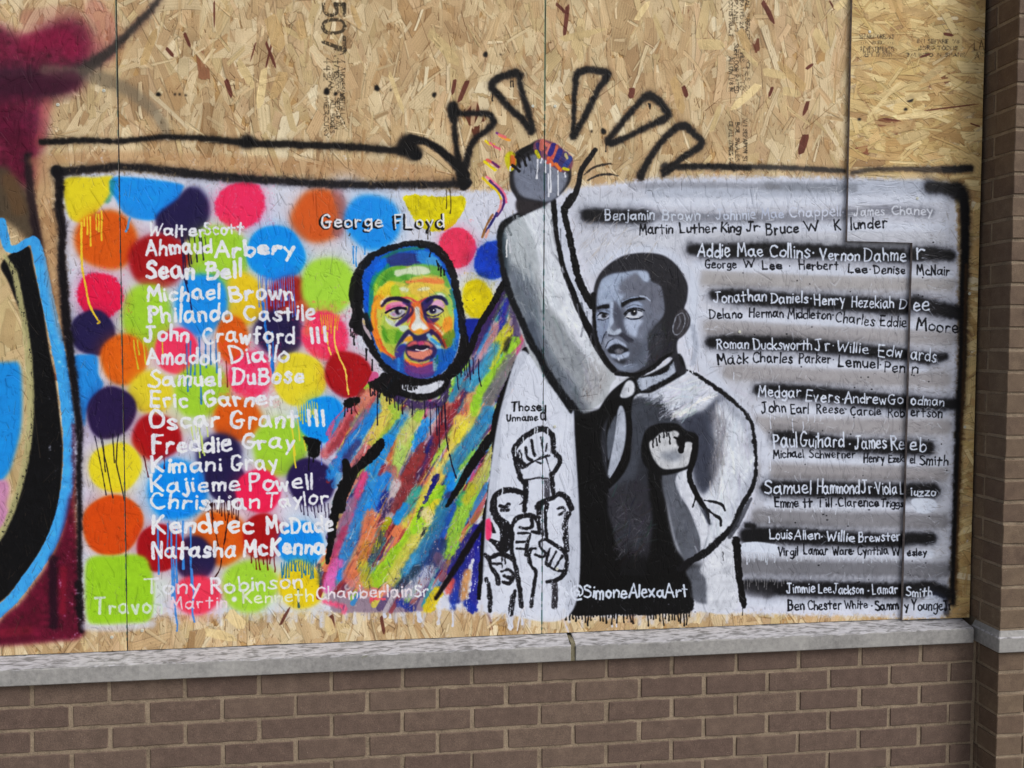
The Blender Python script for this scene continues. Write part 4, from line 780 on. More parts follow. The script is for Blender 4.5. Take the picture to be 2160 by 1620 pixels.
hatch(cR('320 860 540 860 540 1180 340 1200'), [(120, 120, 128), (96, 96, 106), (50, 50, 56)], 120, 20, 1.5, 2.2, .8, 9, a=.5)
hatch(cR('540 200 760 100 900 180 800 300 680 350 580 300'), [(214, 222, 240), (190, 198, 216), (150, 156, 170)], 150, 26, 3, 2.6, .3, 10, a=.7)
RA('460 200 680 100 760 80 900 190 960 200 860 280 760 340 700 330 620 250 540 230', (200, 208, 226), 8, a=.8, dry=.12); hatch(cR('560 220 700 180 760 300 640 340'), [(90, 94, 104), (222, 228, 240)], 80, 20, 1.6, 2.5, .4, 12, a=.55)
brushy(cR('300 760 460 700 560 840 560 1180 350 1240'), 90, 26, 2.4, 2.2, .5, 93, vary=.14, a=.8)
# left sleeve and forearm
RA('960 260 1060 300 1130 380 1170 480 1180 640 1140 760 1060 900 1000 1020 900 1100 860 1150 850 1060 920 960 880 820 950 700 970 560 930 420', (206, 214, 230), 8); hatch(cR('930 260 1000 300 1010 560 960 780 900 800 930 560'), [(120, 122, 132), (206, 200, 200), (160, 160, 170)], 110, 24, 2.2, 1.5, .25, 13, a=.6)
RA('620 680 700 660 760 640 790 760 860 880 900 960 860 1160 790 1220 740 1180 690 1060 650 880 620 780', (92, 96, 106), 4); RA('700 700 760 650 800 780 850 900 900 1000 880 1080 850 1160 840 1060 780 900 720 800', (206, 212, 228), 3); RA('760 1260 850 1240 880 1300 906 1440 860 1460 800 1430 790 1340', (96, 100, 110), 5)
RA('850 1240 1050 1080 1060 1180 1050 1340 1060 1480 900 1490 880 1320', (206, 212, 226), 4)
RA('960 190 1060 270 1130 370 1168 470 1176 560 1140 520 1100 400 1030 320 950 250', (150, 156, 172), 10, a=.8); RA('1120 700 1170 620 1176 700 1130 800 1060 900 1000 960 1050 860', (166, 172, 190), 10, a=.7)
RA('900 300 960 330 990 420 980 560 960 680 920 760 900 640 930 500', (124, 124, 132), 12, a=.6, dry=.2)
brushy(cR('880 320 1000 260 1140 420 1160 640 1040 900 900 1080 860 900 960 700'), 160, 36, 4, 1.5, .2, 94, vary=.07, a=.6)
brushy(cR('480 220 760 90 940 200 760 360 620 320'), 110, 30, 4, 2.7, .25, 95, vary=.1, a=.7)
brushy(cR('620 690 760 660 900 960 860 1160 740 1180'), 60, 26, 3.4, 1.3, .2, 96, vary=.05, a=.6)
# hand on the chest
RA('520 420 600 380 700 380 760 420 826 450 830 560 790 640 620 690 520 640 490 540', (20, 20, 23), 2); RA('540 490 570 470 600 440 620 430 660 430 690 420 720 440 700 480 720 520 760 490 804 500 790 560 770 630 700 650 620 650 570 600 545 540', (202, 206, 214), 2.5); RA('600 560 700 540 740 580 690 610 620 590', (120, 126, 138), 10, a=.8)
for x, y, l in ((565, 460, 60), (582, 470, 40), (600, 450, 40), (625, 430, 30), (640, 430, 24), (655, 440, 60)): drip(x, y, l, 3.6, (30, 30, 34), ctx=cR, lean=0)
line(cR('690 462 740 490 730 540'), [4, 10, 14], BL, soft=1.2, raw=True); line(cR('720 480 760 460 820 490'), [5, 8, 10], BL, soft=1.2, raw=True)
line(cR('820 470 800 600 780 700 830 820 880 900 900 980'), [12, 14, 12, 12, 10, 3], BL, soft=1.6, raw=True); line(cR('800 880 820 800 810 750'), 4, BL, soft=1.2, raw=True)
line(cR('870 840 940 852 980 870 992 900'), [4, 6, 7, 5], (34, 34, 38), soft=1.2, raw=True); line(cR('860 870 920 920 964 950 970 990'), [4, 6, 7, 6], (34, 34, 38), soft=1.2, raw=True); spray(cR('870 900 900 980'), 8, (70, 74, 86), raw=True, a=.7)
# outlines
line(cR('770 60 830 90 960 180 1080 280 1150 370 1170 480 1180 620 1160 760 1100 860 1050 980 980 1060 880 1150 780 1210 720 1250'), [6, 8, 10, 9, 8, 9, 8, 10, 12, 14, 16, 17, 18, 16], (28, 28, 32), soft=2, raw=True, jit=1); line(cR('1060 1080 1070 1200 1080 1320 1100 1430 1110 1480'), [19, 18, 16, 16, 10], BL, soft=1.4, raw=True, jit=1)
line(cR('1020 1060 1080 960 1150 830'), [10, 14, 6], (64, 66, 74), soft=2, raw=True, a=.8); drip(1098, 1480, 50, 1.6, BL, ctx=cR, lean=0); drip(980, 1150, 50, 2, (60, 60, 66), ctx=cR)
RA('380 130 430 100 520 90 640 30 720 -40 760 60 720 100 560 190 440 240 420 600 300 770 270 740 290 700 280 440 300 300 240 300 300 200', (15, 15, 17), 2)
RA('470 110 560 96 640 70 690 0 706 60 640 110 540 160 490 180', (176, 186, 206), 2, rag=1.2); RA('370 190 400 130 430 120 452 150 446 200 400 226 366 220', (206, 212, 226), 1.6); RA('350 300 370 270 390 300 400 380 396 480 370 590 320 700 290 690 310 560 330 440', (176, 184, 202), 1.8); RA('300 400 340 330 330 460 310 560 292 600 284 480', (92, 98, 110), 3); line(cR('400 250 424 380 416 500 370 620 300 750'), [6, 9, 9, 10, 12], BL, soft=1.4, raw=True)
line(cR('280 740 292 790'), 4, BL, soft=1.2, raw=True)
for i in range(42):
    x = 44 + i * 18
    if 440 < x < 520: continue
    drip(x, 1512 + 10 * math.sin(i), 20 + 55 * _dr.random(), 3.0, (14, 14, 16), ctx=cR, lean=.02)
word('@SimoneAlexaArt', 74, 1424, 772, 1418, 78, 4.4, (206, 218, 240), ctx=cR, gap=.14, wob=.03)

# ------------------------------------------------------------------ the grey face (crop P)
def gp(pts, c, soft=3.0, a=.97, **k): poly(pts, c, soft, a, ctx=cP, grain=.04, **k)
def gl(pts, w, c, soft=1.6, a=.95, **k): line(pts, np.asarray(w) / 5.064, c, soft=soft, a=a, ctx=cP, grain=.04, **k)
DG = (46, 46, 52)
spray(cP('160 300 300 180 600 90 900 110 1100 240 1220 420 1230 700 1180 1100'), 22, (200, 210, 232), raw=True, a=.6); spray(cP('1220 900 1260 1100 1220 1300'), 12, (160, 168, 186), raw=True, a=.7)
gp('160 640 170 480 230 340 340 230 480 150 640 120 780 120 920 150 1040 240 1130 370 1170 480 1160 620 1130 730 1190 800 1190 900 1120 1000 1060 1060 1060 1180 1100 1300 1160 1380 1060 1420 1000 1240 900 1260 800 1340 640 1420 500 1420 400 1400 340 1380 220 1200 150 960', DG, 3)
gp('200 560 240 430 330 360 480 330 640 306 740 320 780 420 880 480 910 600 920 760 860 860 780 960 740 1080 740 1260 660 1360 560 1400 440 1370 330 1290 240 1160 190 1020 186 840 200 700', (116, 122, 138))
gp('200 640 240 430 340 350 480 326 640 306 740 330 750 430 640 440 520 540 450 640 460 720 400 760 340 680 320 660 210 700', (160, 174, 200), 5); gp('430 560 440 450 520 380 620 330 680 400 740 430 860 470 900 600 900 760 820 780 740 640 640 580 540 560', (112, 116, 130), 6); gp('640 320 720 330 752 400 740 432 690 400', (170, 184, 210), 3)
gp('910 500 940 700 900 820 800 940 760 1060 860 1200 960 1160 1040 1060 1080 800 1120 500 1000 400', DG, 6); gp('740 1000 860 860 900 900 900 1120 840 1240 780 1160', (66, 68, 76), 12, a=.9); gp('500 1080 640 1060 700 1130 680 1260 560 1300 520 1180', (84, 88, 100), 10, a=.8)
gp('200 740 340 680 360 780 350 900 290 980 240 1080 196 980', (140, 152, 178), 5); gp('260 1080 320 1000 360 1010 340 1080 290 1140', (150, 158, 178), 5); gp('340 650 400 640 440 700 430 790 380 860 370 900 360 760', (92, 96, 110), 5); gp('340 640 376 640 370 760 380 860 350 900 330 940 320 900 340 780', (172, 186, 212), 3)
gp('400 700 460 720 480 860 520 960 470 1000 440 920 400 900', (84, 88, 102), 6); gp('490 830 580 820 690 840 640 920 620 1020 580 1010 520 960', (170, 182, 208), 4); gp('300 960 330 910 360 940 380 960 440 920 462 960 430 990 340 1000', (178, 190, 212), 3); gp('300 980 360 998 430 994 470 970 520 1000 600 1060 520 1070 440 1010 330 1010', (60, 62, 74), 3)
gl('250 1090 270 1010 300 960', [8, 14, 10], (50, 54, 66)); gp('200 700 250 680 326 670 330 706 250 712 205 724', (24, 25, 30), 1.8); gp('466 700 464 650 560 606 660 596 720 616 640 622 540 650 480 690', (24, 25, 30), 1.8); gl('660 580 720 590 766 630', 10, (170, 182, 206)); gl('470 640 560 600 640 590', 8, (150, 164, 190)); gp('500 720 580 650 650 650 690 690 600 700 540 720', (150, 164, 192), 4)
gp('210 800 260 762 320 780 326 800 290 826 230 824', (176, 184, 204), 2); gl('206 790 250 756 326 776', 10, (24, 25, 30)); gl('210 830 270 836 322 812', 9, (50, 54, 64)); ell(276, 788, 30, 26, (30, 30, 36), 1.4, ctx=cP); ell(298, 780, 8, 8, (230, 234, 242), 1, ctx=cP)
gp('516 790 560 740 620 724 680 750 690 780 620 806 550 808', (188, 196, 214), 2); gl('490 770 540 726 610 708 680 722 706 736', [9, 14, 15, 14, 6], (20, 21, 26)); gl('500 800 560 826 640 820 690 794', [8, 13, 11, 8], (40, 42, 52)); ell(594, 756, 36, 32, (24, 24, 30), 1.4, ctx=cP); ell(600, 742, 8, 8, (236, 240, 246), 1, ctx=cP); gl('500 806 520 800 640 806', 6, (220, 226, 238))
gp('290 1130 330 1060 400 1036 440 1056 500 1090 520 1130 440 1100 380 1100 320 1150', (166, 178, 204), 2.4); gp('310 1160 350 1110 430 1090 500 1130 540 1150 500 1190 430 1200 350 1196', (34, 35, 42), 2); gp('384 1160 440 1140 490 1160 450 1196 400 1190', (120, 122, 132), 3); gp('340 1200 400 1200 440 1210 500 1180 550 1180 540 1220 480 1250 430 1260 370 1240', (168, 180, 206), 2.4); gp('360 1240 430 1262 520 1250 500 1300 430 1300', (56, 58, 66), 4); gp('420 1240 440 1240 440 1276 424 1268', (206, 214, 230), 1.5); gl('290 1130 320 1070 370 1040', 9, (40, 42, 52))
gp('400 1300 500 1330 640 1300 640 1340 540 1370 430 1370', (128, 138, 158), 5); gl('490 1330 560 1310 630 1312 560 1336', 8, (160, 172, 196)); gp('560 1330 700 1340 760 1260 740 1120 700 1060 640 1180', (92, 98, 112), 10, a=.7)
gp('1040 780 1080 730 1140 720 1186 790 1192 860 1150 960 1090 1020 1040 1020 1010 940', (70, 68, 74), 2.5); gl('1050 790 1110 760 1140 820 1130 900 1080 980 1030 990 1010 920 1046 800', 10, (150, 156, 170)); gl('1080 800 1090 860 1060 930', 14, (110, 112, 122)); gl('1150 760 1180 830 1160 910', 7, (130, 134, 146))
brushy(cP('210 700 250 420 480 330 740 330 900 500 910 760 700 1100 700 1300 480 1390 300 1200 200 1000'), 200, 13, 2.0, 1.0, .5, 91, vary=.07, a=.6)
brushy(cP('740 1000 960 800 1000 1100 860 1300 700 1300'), 80, 16, 2.6, 2.2, .4, 92, vary=.12, a=.7)
hatch(cP('200 440 420 360 480 600 260 640'), [(180, 192, 216), (140, 152, 180)], 60, 12, 1.2, 1.2, .6, 41, a=.5); hatch(cP('700 200 1120 300 1120 700 940 700'), [(66, 64, 68), (34, 34, 38)], 120, 12, 1.4, 1.4, .8, 42, a=.6); hatch(cP('760 860 1000 860 1000 1150 800 1200'), [(84, 84, 92), (40, 40, 46)], 60, 14, 1.5, 2.2, .5, 43, a=.5)
gp('200 700 250 680 326 670 330 706 250 712 205 724', (24, 25, 30), 1.8); gp('466 700 464 650 560 606 660 596 720 616 640 622 540 650 480 690', (24, 25, 30), 1.8); gl('660 580 720 590 766 630', 10, (170, 182, 206)); gl('470 640 560 600 640 590', 8, (150, 164, 190)); gp('500 720 580 650 650 650 690 690 600 700 540 720', (150, 164, 192), 4)
gp('210 800 260 762 320 780 326 800 290 826 230 824', (176, 184, 204), 2); gl('206 790 250 756 326 776', 10, (24, 25, 30)); gl('210 830 270 836 322 812', 9, (50, 54, 64)); ell(276, 788, 30, 26, (30, 30, 36), 1.4, ctx=cP); ell(298, 780, 8, 8, (230, 234, 242), 1, ctx=cP)
gp('516 790 560 740 620 724 680 750 690 780 620 806 550 808', (188, 196, 214), 2); gl('490 770 540 726 610 708 680 722 706 736', [9, 14, 15, 14, 6], (20, 21, 26)); gl('500 800 560 826 640 820 690 794', [8, 13, 11, 8], (40, 42, 52)); ell(594, 756, 36, 32, (24, 24, 30), 1.4, ctx=cP); ell(600, 742, 8, 8, (236, 240, 246), 1, ctx=cP); gl('500 806 520 800 640 806', 6, (220, 226, 238))
gl('206 786 250 762 320 786', 12, (22, 23, 28), a=1); gl('500 780 544 742 612 724 676 742', [10, 15, 17, 12], (20, 21, 26), a=1); gl('214 822 262 832 318 818', 8, (90, 98, 116)); gl('210 740 270 726 330 742', 7, (92, 98, 112)); gl('520 700 590 672 680 690', 8, (96, 102, 118))
gl('160 560 160 700 176 860 190 1000 230 1130 300 1260 380 1370', [50, 44, 30, 30, 40, 50, 60], BL, soft=2); gl('400 1410 520 1420 640 1420 800 1340 900 1250 1000 1190', [40, 46, 50, 50, 44, 30], BL, soft=2)
for x, l in ((1180, 40), (1214, 50)): drip(x, 1350, l, 3, (214, 222, 238), ctx=cP, lean=0)

# ------------------------------------------------------------------ the raised fists between the figures
def ql(pts, w, c=(34, 33, 38), soft=1.6, **k): line(cQ(pts), np.asarray(w) / 3.117 * 1.15, c, soft=soft, raw=True, jit=.8, dry=k.pop('dry', .12), **k)
poly('1100 740 1150 800 1200 870 1212 900 1212 1280 1050 1290 1020 1270 1024 1100 1040 950 1062 840', (208, 216, 236), 3, a=.9)
ql('300 500 270 440 262 400 290 360 340 310 400 276 450 262 500 290 520 340 526 420 560 450 564 490 530 540 510 570', [30, 36, 32, 34, 36, 38, 36, 34, 32, 30, 30, 26, 22]); ql('270 460 290 540 310 600 340 620', 30); ql('510 560 516 640 524 700', [30, 30, 24]); ql('340 610 340 700 330 800', [34, 34, 26])
ql('300 410 310 470 330 500', 22); ql('340 390 350 450 380 470', 20); ql('380 340 386 400 400 440', 18); ql('320 520 370 490 430 460 490 440', 14); ql('440 320 450 400 460 440', 10, dry=.4); ql('480 360 470 410', 8); ql('470 440 500 540', 5); ql('350 600 420 586 480 590', 12, dry=.3); ql('480 600 480 700', 34, (84, 84, 94), dry=.3); ql('410 480 440 490', 14)
ql('120 740 140 700 200 670 280 670 330 700', [26, 34, 34, 34, 26]); ql('130 740 130 800 160 860 200 900 220 960 200 1040', [40, 46, 50, 70, 90, 70], dry=.08); ql('170 770 200 780 230 760', 22); ql('180 800 220 800', 22); ql('100 990 150 1020 180 1060', [20, 40, 40]); ql('110 890 130 940', 26); ql('310 700 330 740 300 760', 9)
ql('420 780 460 740 520 720 560 690 610 720 640 790', [40, 34, 26, 32, 36, 36]); ql('480 760 470 820 470 900 480 990', [30, 22, 20, 20]); ql('430 760 430 860 450 960', [40, 30, 24], dry=.45); ql('550 790 580 780 600 800 560 830', 16, dry=.3); ql('620 820 600 880 600 960 610 1060', [36, 34, 40, 30], dry=.4)
ql('250 900 270 860 320 836 390 840 420 880 430 940', [24, 30, 28, 30, 26, 22]); ql('250 900 246 1000 250 1080 280 1200 300 1320 310 1430', [22, 26, 26, 28, 28, 30]); ql('380 860 384 900 350 920 300 912', [26, 26, 18, 14]); ql('290 950 370 950', 16); ql('280 1010 360 1004', 14); ql('280 1050 340 1054', 12); ql('370 960 350 1020 340 1090', [16, 22, 20]); ql('380 940 430 950', 20)
ql('400 1050 370 1060 362 1120 380 1170 406 1200 396 1280 376 1430', [16, 22, 24, 22, 22, 22, 22]); ql('400 1090 450 1110 470 1080 440 1050 430 1010 470 990 520 1020 580 1060 610 1110 600 1190 560 1250 480 1270', [16, 16, 14, 14, 16, 18, 22, 24, 24, 30, 30, 20]); ql('500 1050 480 1110 470 1150', 14); ql('540 1070 510 1130 500 1160', 14); ql('580 1100 550 1150 530 1180', 14); ql('470 1150 530 1190 590 1200', 16); ql('530 1290 530 1430', 40, (60, 58, 64), dry=.35)
ql('70 1090 100 1120 110 1170 150 1230 160 1280', [20, 26, 22, 30, 30]); ql('120 1110 160 1090 220 1100 260 1130', [22, 30, 28, 20]); ql('130 1150 180 1150', 16); ql('180 1200 230 1190 260 1230 230 1280 190 1270', [16, 18, 20, 24, 20]); ql('200 1230 240 1250', 22); ql('80 1250 100 1320 106 1460', [24, 28, 26], dry=.3); ql('270 1330 250 1400 244 1480', [24, 34, 34], dry=.25); ql('180 1060 186 1200', 6); ql('206 1080 204 1150', 5)
poly(cQ('78 860 100 850 116 900 110 980 78 990'), (240, 70, 120), 2.5)
for x, y, l in ((322, 320, 100), (276, 380, 60), (184, 640, 70), (400, 260, 40), (414, 252, 30), (486, 262, 40), (300, 420, 30)): drip(x, y, l, 2.4, (214, 222, 238), ctx=cQ, lean=0)
for x, l in ((220, 60), (236, 70)): drip(x, 1510, l, 5, (214, 218, 230), ctx=cQ, lean=.05)
line(cQ('330 1440 300 1500 284 1590'), 3, (220, 220, 230), raw=True, soft=1)
word('Those', 243, 146, 440, 146, 58, 3.2, (24, 24, 28), ctx=cQ); word('Unname', 216, 212, 418, 206, 40, 3.0, (24, 24, 28), ctx=cQ, gap=.22); word('d', 436, 206, 470, 204, 88, 3.4, (24, 24, 28), ctx=cQ)
# crinkled strands showing through the greys as pale scratches
hatch([(1470, 580), (1900, 590), (1900, 1230), (1600, 1230), (1620, 940), (1500, 760)], [(214, 222, 240), (190, 194, 206), (120, 118, 122)], 420, 14, 1.2, 1.9, .9, 51, a=.55, dry=.15)
hatch([(1940, 400), (2000, 410), (1996, 1240), (1930, 1230)], [(222, 230, 248), (170, 174, 186), (130, 128, 130)], 300, 13, 1.2, .3, .6, 52, a=.6, dry=.15)
hatch([(1340, 396), (1960, 392), (1960, 510), (1340, 510)], [(226, 232, 246), (160, 166, 180)], 260, 18, 1.3, .1, .6, 53, a=.5, dry=.15)
hatch([(1220, 440), (1380, 500), (1380, 530), (1230, 560)], [(222, 226, 238), (170, 160, 150)], 50, 40, 1.6, 2.3, .2, 54, a=.5, dry=.2)
for i in range(90):
    x, y = _dr.uniform(1500, 2000), _dr.uniform(500, 1240)
    if x < 1600 and y > 800: continue
    ell(x, y, 1.6 * _dr.uniform(.6, 1.5), 1.6, BK, .9, a=.8)
WR = (206, 216, 238); KR = (22, 23, 30)
def wr(ctx, t, x0, y0, x1, y1, h, c=WR, w=3.0, **k): word(t, x0, y0, x1, y1, h, w * (1.25 if c is KR else 1.08), c, ctx=ctx, wob=.03, **k)
wr(cV, 'in @ * O es by SomeSaud', 400, 130, 1230, 128, 38, (214, 220, 236), 2.4, a=.45)
wr(cV, 'Benjamin', 190, 212, 452, 206, 56, (196, 206, 226)); wr(cV, 'Brown *', 494, 212, 740, 210, 54, (196, 206, 226)); wr(cV, 'Johnnie', 782, 210, 988, 204, 56, (190, 200, 222)); wr(cV, 'Mae', 1022, 206, 1140, 198, 52, (180, 190, 214)); wr(cV, 'Chappell*', 1170, 196, 1455, 186, 54, (196, 204, 226)); wr(cV, 'James', 1508, 192, 1670, 188, 50, (206, 212, 228)); wr(cV, 'Chaney', 1708, 184, 1920, 186, 48, (206, 212, 228))
wr(cV, 'Martin', 374, 286, 548, 280, 52, KR, 2.8); wr(cV, 'Luther', 588, 278, 778, 276, 48, KR, 2.8); wr(cV, 'King Jr*', 806, 276, 1014, 268, 50, KR, 2.8, gap=.1); wr(cV, 'Bruce', 1046, 288, 1218, 276, 58, KR, 2.8); wr(cV, 'W', 1254, 266, 1324, 262, 50, KR, 2.8); wr(cV, 'K', 1408, 264, 1440, 262, 54, KR, 2.8); wr(cV, 'lunder', 1492, 266, 1682, 252, 60, KR, 2.8)
wr(cS, 'Addie', 146, 184, 390, 182, 98, w=4.2); wr(cS, 'Mae', 446, 180, 636, 178, 90, w=4); wr(cS, 'Collins*', 684, 184, 1010, 186, 92, w=4); wr(cS, 'Vernon', 1062, 204, 1354, 214, 88, w=3.6); wr(cS, 'Dahme', 1390, 214, 1704, 214, 100, w=3.6); wr(cS, 'r', 1776, 208, 1832, 208, 120, w=4)
wr(cS, 'George', 204, 268, 436, 264, 62, KR, 2.4); wr(cS, 'W', 488, 260, 570, 258, 60, KR, 2.4); wr(cS, 'Lee *', 630, 274, 838, 274, 62, KR, 2.8); wr(cS, 'Herbert', 906, 276, 1200, 276, 66, KR, 2.6); wr(cS, 'Lee*', 1270, 300, 1436, 302, 62, KR, 2.4); wr(cS, 'Denise', 1464, 308, 1700, 308, 66, KR, 2.4); wr(cS, 'McNair', 1782, 318, 2022, 322, 68, KR, 2.6)
wr(cS, 'Jonathan', 272, 524, 660, 512, 84, w=3.4); wr(cS, 'Daniels*', 694, 526, 994, 528, 80, w=3.4); wr(cS, 'Henry', 1018, 544, 1246, 540, 76, w=3.4); wr(cS, 'Hezekiah', 1298, 560, 1610, 562, 82, w=3.2); wr(cS, 'D', 1652, 574, 1702, 574, 76, w=3.2); wr(cS, 'ee', 1752, 584, 1868, 586, 100, w=3.4)
wr(cS, 'Delano', 234, 642, 480, 642, 66, KR, 2.4); wr(cS, 'Herman', 532, 636, 786, 632, 70, KR, 2.4); wr(cS, 'Middleton*', 820, 640, 1158, 648, 74, KR, 2.4, gap=.13); wr(cS, 'Charles', 1176, 668, 1466, 700, 78, KR, 2.4); wr(cS, 'Eddie', 1508, 700, 1706, 706, 80, KR, 2.4); wr(cS, 'Moore', 1776, 724, 2086, 756, 88, KR, 3.0)
wr(cS, 'Roman', 290, 866, 526, 866, 74, w=3.2); wr(cS, 'Ducksworth', 566, 872, 998, 878, 84, w=3.2, gap=.13); wr(cS, 'Jr*', 1030, 888, 1164, 872, 84, w=3.2); wr(cS, 'Willie', 1190, 884, 1420, 908, 78, w=3.2); wr(cS, 'Edw', 1492, 922, 1672, 936, 84, w=3.2); wr(cS, 'ards', 1734, 946, 1920, 964, 100, w=3.2)
wr(cS, 'Mack', 302, 990, 522, 978, 78, KR, 2.6); wr(cS, 'Charles', 558, 970, 856, 974, 76, KR, 2.6); wr(cS, 'Parker*', 902, 974, 1160, 976, 72, KR, 2.6); wr(cS, 'Lemuel', 1196, 1000, 1494, 1014, 78, KR, 3.0); wr(cS, 'Pen', 1540, 1040, 1692, 1050, 76, KR, 2.6); wr(cS, 'n', 1740, 1050, 1786, 1052, 78, KR, 2.6)
wr(cT, 'Medgar', 208, 236, 586, 246, 100, w=3.4); wr(cT, 'Evers*', 628, 276, 962, 296, 100, w=3.4); wr(cT, 'Andrew', 980, 292, 1352, 304, 98, w=3.2, gap=.12); wr(cT, 'Go', 1370, 306, 1504, 306, 88, w=3.2); wr(cT, 'odman', 1566, 306, 1858, 318, 84, w=3.2)
wr(cT, 'John', 242, 388, 456, 374, 98, KR, 2.4); wr(cT, 'Earl', 500, 390, 656, 388, 86, KR, 2.6); wr(cT, 'Reese*', 728, 390, 994, 386, 80, KR, 2.2); wr(cT, 'Carole', 1032, 404, 1304, 404, 78, KR, 2.4); wr(cT, 'Rob', 1368, 422, 1514, 420, 84, KR, 2.2); wr(cT, 'ertson', 1564, 412, 1840, 424, 90, KR, 2.4)
wr(cT, 'Paul', 344, 694, 556, 690, 130, w=3.6); wr(cT, 'Guihard', 584, 690, 974, 690, 126, w=3.4); wr(cT, '*', 1015, 690, 1035, 690, 90, w=4); wr(cT, 'James', 1074, 704, 1354, 696, 116, w=3.6); wr(cT, 'Re', 1396, 710, 1510, 704, 118, w=3.4); wr(cT, 'eb', 1556, 716, 1700, 722, 116, w=3.6)
wr(cT, 'Michael', 346, 792, 612, 780, 74, KR, 2.4); wr(cT, 'Schwerner', 664, 786, 1076, 786, 74, KR, 2.2); wr(cT, 'Henry', 1150, 822, 1336, 822, 78, KR, 2.4); wr(cT, 'Ezeki', 1372, 822, 1516, 824, 68, KR, 2.0, gap=.1); wr(cT, 'el', 1560, 826, 1602, 826, 70, KR, 2.2); wr(cT, 'Smith', 1642, 840, 1896, 850, 88, KR, 2.6)
wr(cT, 'Samuel', 266, 1108, 680, 1102, 120, w=3.8); wr(cT, 'Hammond', 736, 1106, 1112, 1100, 118, w=3.4, gap=.12); wr(cT, 'Jr*', 1136, 1106, 1254, 1096, 108, w=3.2); wr(cT, 'Viola', 1262, 1112, 1450, 1102, 106, w=3.2); wr(cT, 'L', 1478, 1108, 1518, 1108, 110, w=3.2); wr(cT, 'iuzzo', 1568, 1118, 1784, 1122, 76, w=3.4)
wr(cT, 'Emme tt', 356, 1226, 692, 1222, 84, KR, 2.8, gap=.12); wr(cT, 'Till', 734, 1226, 862, 1222, 80, KR, 2.6); wr(cT, '*', 890, 1222, 906, 1222, 60, KR, 2.6); wr(cT, 'Clarence', 926, 1222, 1284, 1218, 80, KR, 2.8); wr(cT, 'Triggs', 1306, 1222, 1504, 1222, 66, KR, 2.4, gap=.1)
wr(cU, 'Louis', 316, 328, 512, 324, 88, w=3.2); wr(cU, 'Allen', 530, 330, 756, 326, 80, w=3.2); wr(cU, '*', 762, 330, 782, 330, 70, w=3.4); wr(cU, 'Willie', 822, 340, 1068, 350, 82, w=3.6); wr(cU, 'Brewster', 1108, 356, 1476, 334, 84, w=3.2)
wr(cU, 'Virgil', 386, 472, 562, 472, 78, KR, 2.4); wr(cU, 'Lamar', 614, 466, 832, 466, 82, KR, 2.4); wr(cU, 'Ware*', 878, 468, 1064, 462, 76, KR, 2.4, gap=.12); wr(cU, 'Cynthia', 1096, 470, 1370, 458, 80, KR, 2.6); wr(cU, 'W', 1408, 468, 1476, 466, 72, KR, 2.4); wr(cU, 'esley', 1534, 468, 1704, 464, 64, KR, 2.6)
wr(cU, 'Jimmie', 466, 806, 716, 802, 90, w=3.2); wr(cU, 'Lee', 750, 806, 864, 804, 78, w=3.0); wr(cU, 'Jackson', 882, 816, 1148, 814, 88, w=3.0, gap=.12); wr(cU, '*', 1176, 818, 1194, 818, 80, w=3.6); wr(cU, 'Lamar', 1230, 820, 1454, 812, 92, w=3.2); wr(cU, 'Smith', 1522, 826, 1754, 824, 78, w=3.4)
wr(cU, 'Ben', 472, 964, 620, 958, 88, KR, 3.0); wr(cU, 'Chester', 656, 960, 950, 950, 84, KR, 2.6); wr(cU, 'White', 986, 948, 1184, 944, 76, KR, 2.2); wr(cU, '*', 1208, 944, 1222, 944, 60, KR, 2.4); wr(cU, 'Samm', 1254, 966, 1460, 950, 82, KR, 3.0, gap=.12); wr(cU, 'y', 1512, 946, 1550, 942, 70, KR, 3.0); wr(cU, 'Younge', 1576, 950, 1850, 948, 92, KR, 2.6); wr(cU, 'Jr', 1868, 952, 1934, 938, 84, KR, 2.6)

# ------------------------------------------------------------------ frames and rays in black aerosol
spray('2004 400 2020 402 2032 430 2034 520 2030 640 2028 760 2022 860 2018 960 2014 1080 2010 1180 2008 1270', [22, 34, 26, 24, 22, 22, 20, 18, 17, 15, 12], BK, a=1, haze=.5)
spray('1960 396 1996 400 2020 410', 30, BK, a=.8, haze=.6)
spray('2036 560 2030 800 2022 1000 2014 1240', 8, (92, 66, 40), a=.5)
spray('1400 350 1480 352 1600 352 1700 356 1780 360', 12, (40, 40, 44), a=.7, haze=.5); spray('1796 366 1840 360 1900 358 1980 360 2044 358', [10, 12, 12, 17, 16], (44, 42, 46), a=.6, haze=.5)
spray('1990 360 2044 357', 15, BK, a=.7)
spray('88 300 180 296 250 298 340 290 430 292 520 302 620 305 740 310 820 316 852 318', [13, 13, 12, 12, 13, 16, 16, 16, 16, 20], (28, 26, 26), a=.95, haze=.35)
for x, y, r_ in ((522, 299, 18), (860, 302, 22), (872, 322, 20), (850, 316, 16)): ell(x, y, r_, r_ * .8, (22, 20, 22), 8)
line('868 292 900 300 930 318 960 346 980 370', [18, 16, 17, 20, 22], (22, 20, 22), soft=4)
ell(878, 328, 12, 10, (20, 20, 24), 2.5)
spray('120 360 126 362 180 358 250 352 320 356 400 366 480 374 560 380 660 386 760 390 860 390 960 388 978 386', [20, 20, 17, 17, 18, 20, 19, 18, 18, 17, 17, 18, 22], (36, 34, 38), a=.95, haze=.4)
hatch([(140, 350), (300, 346), (980, 378), (980, 396), (560, 388), (300, 366), (140, 372)], [(120, 104, 82), (20, 20, 24), (160, 140, 110)], 240, 8, 1.3, 1.5, .5, 61, a=.5, dry=.1)
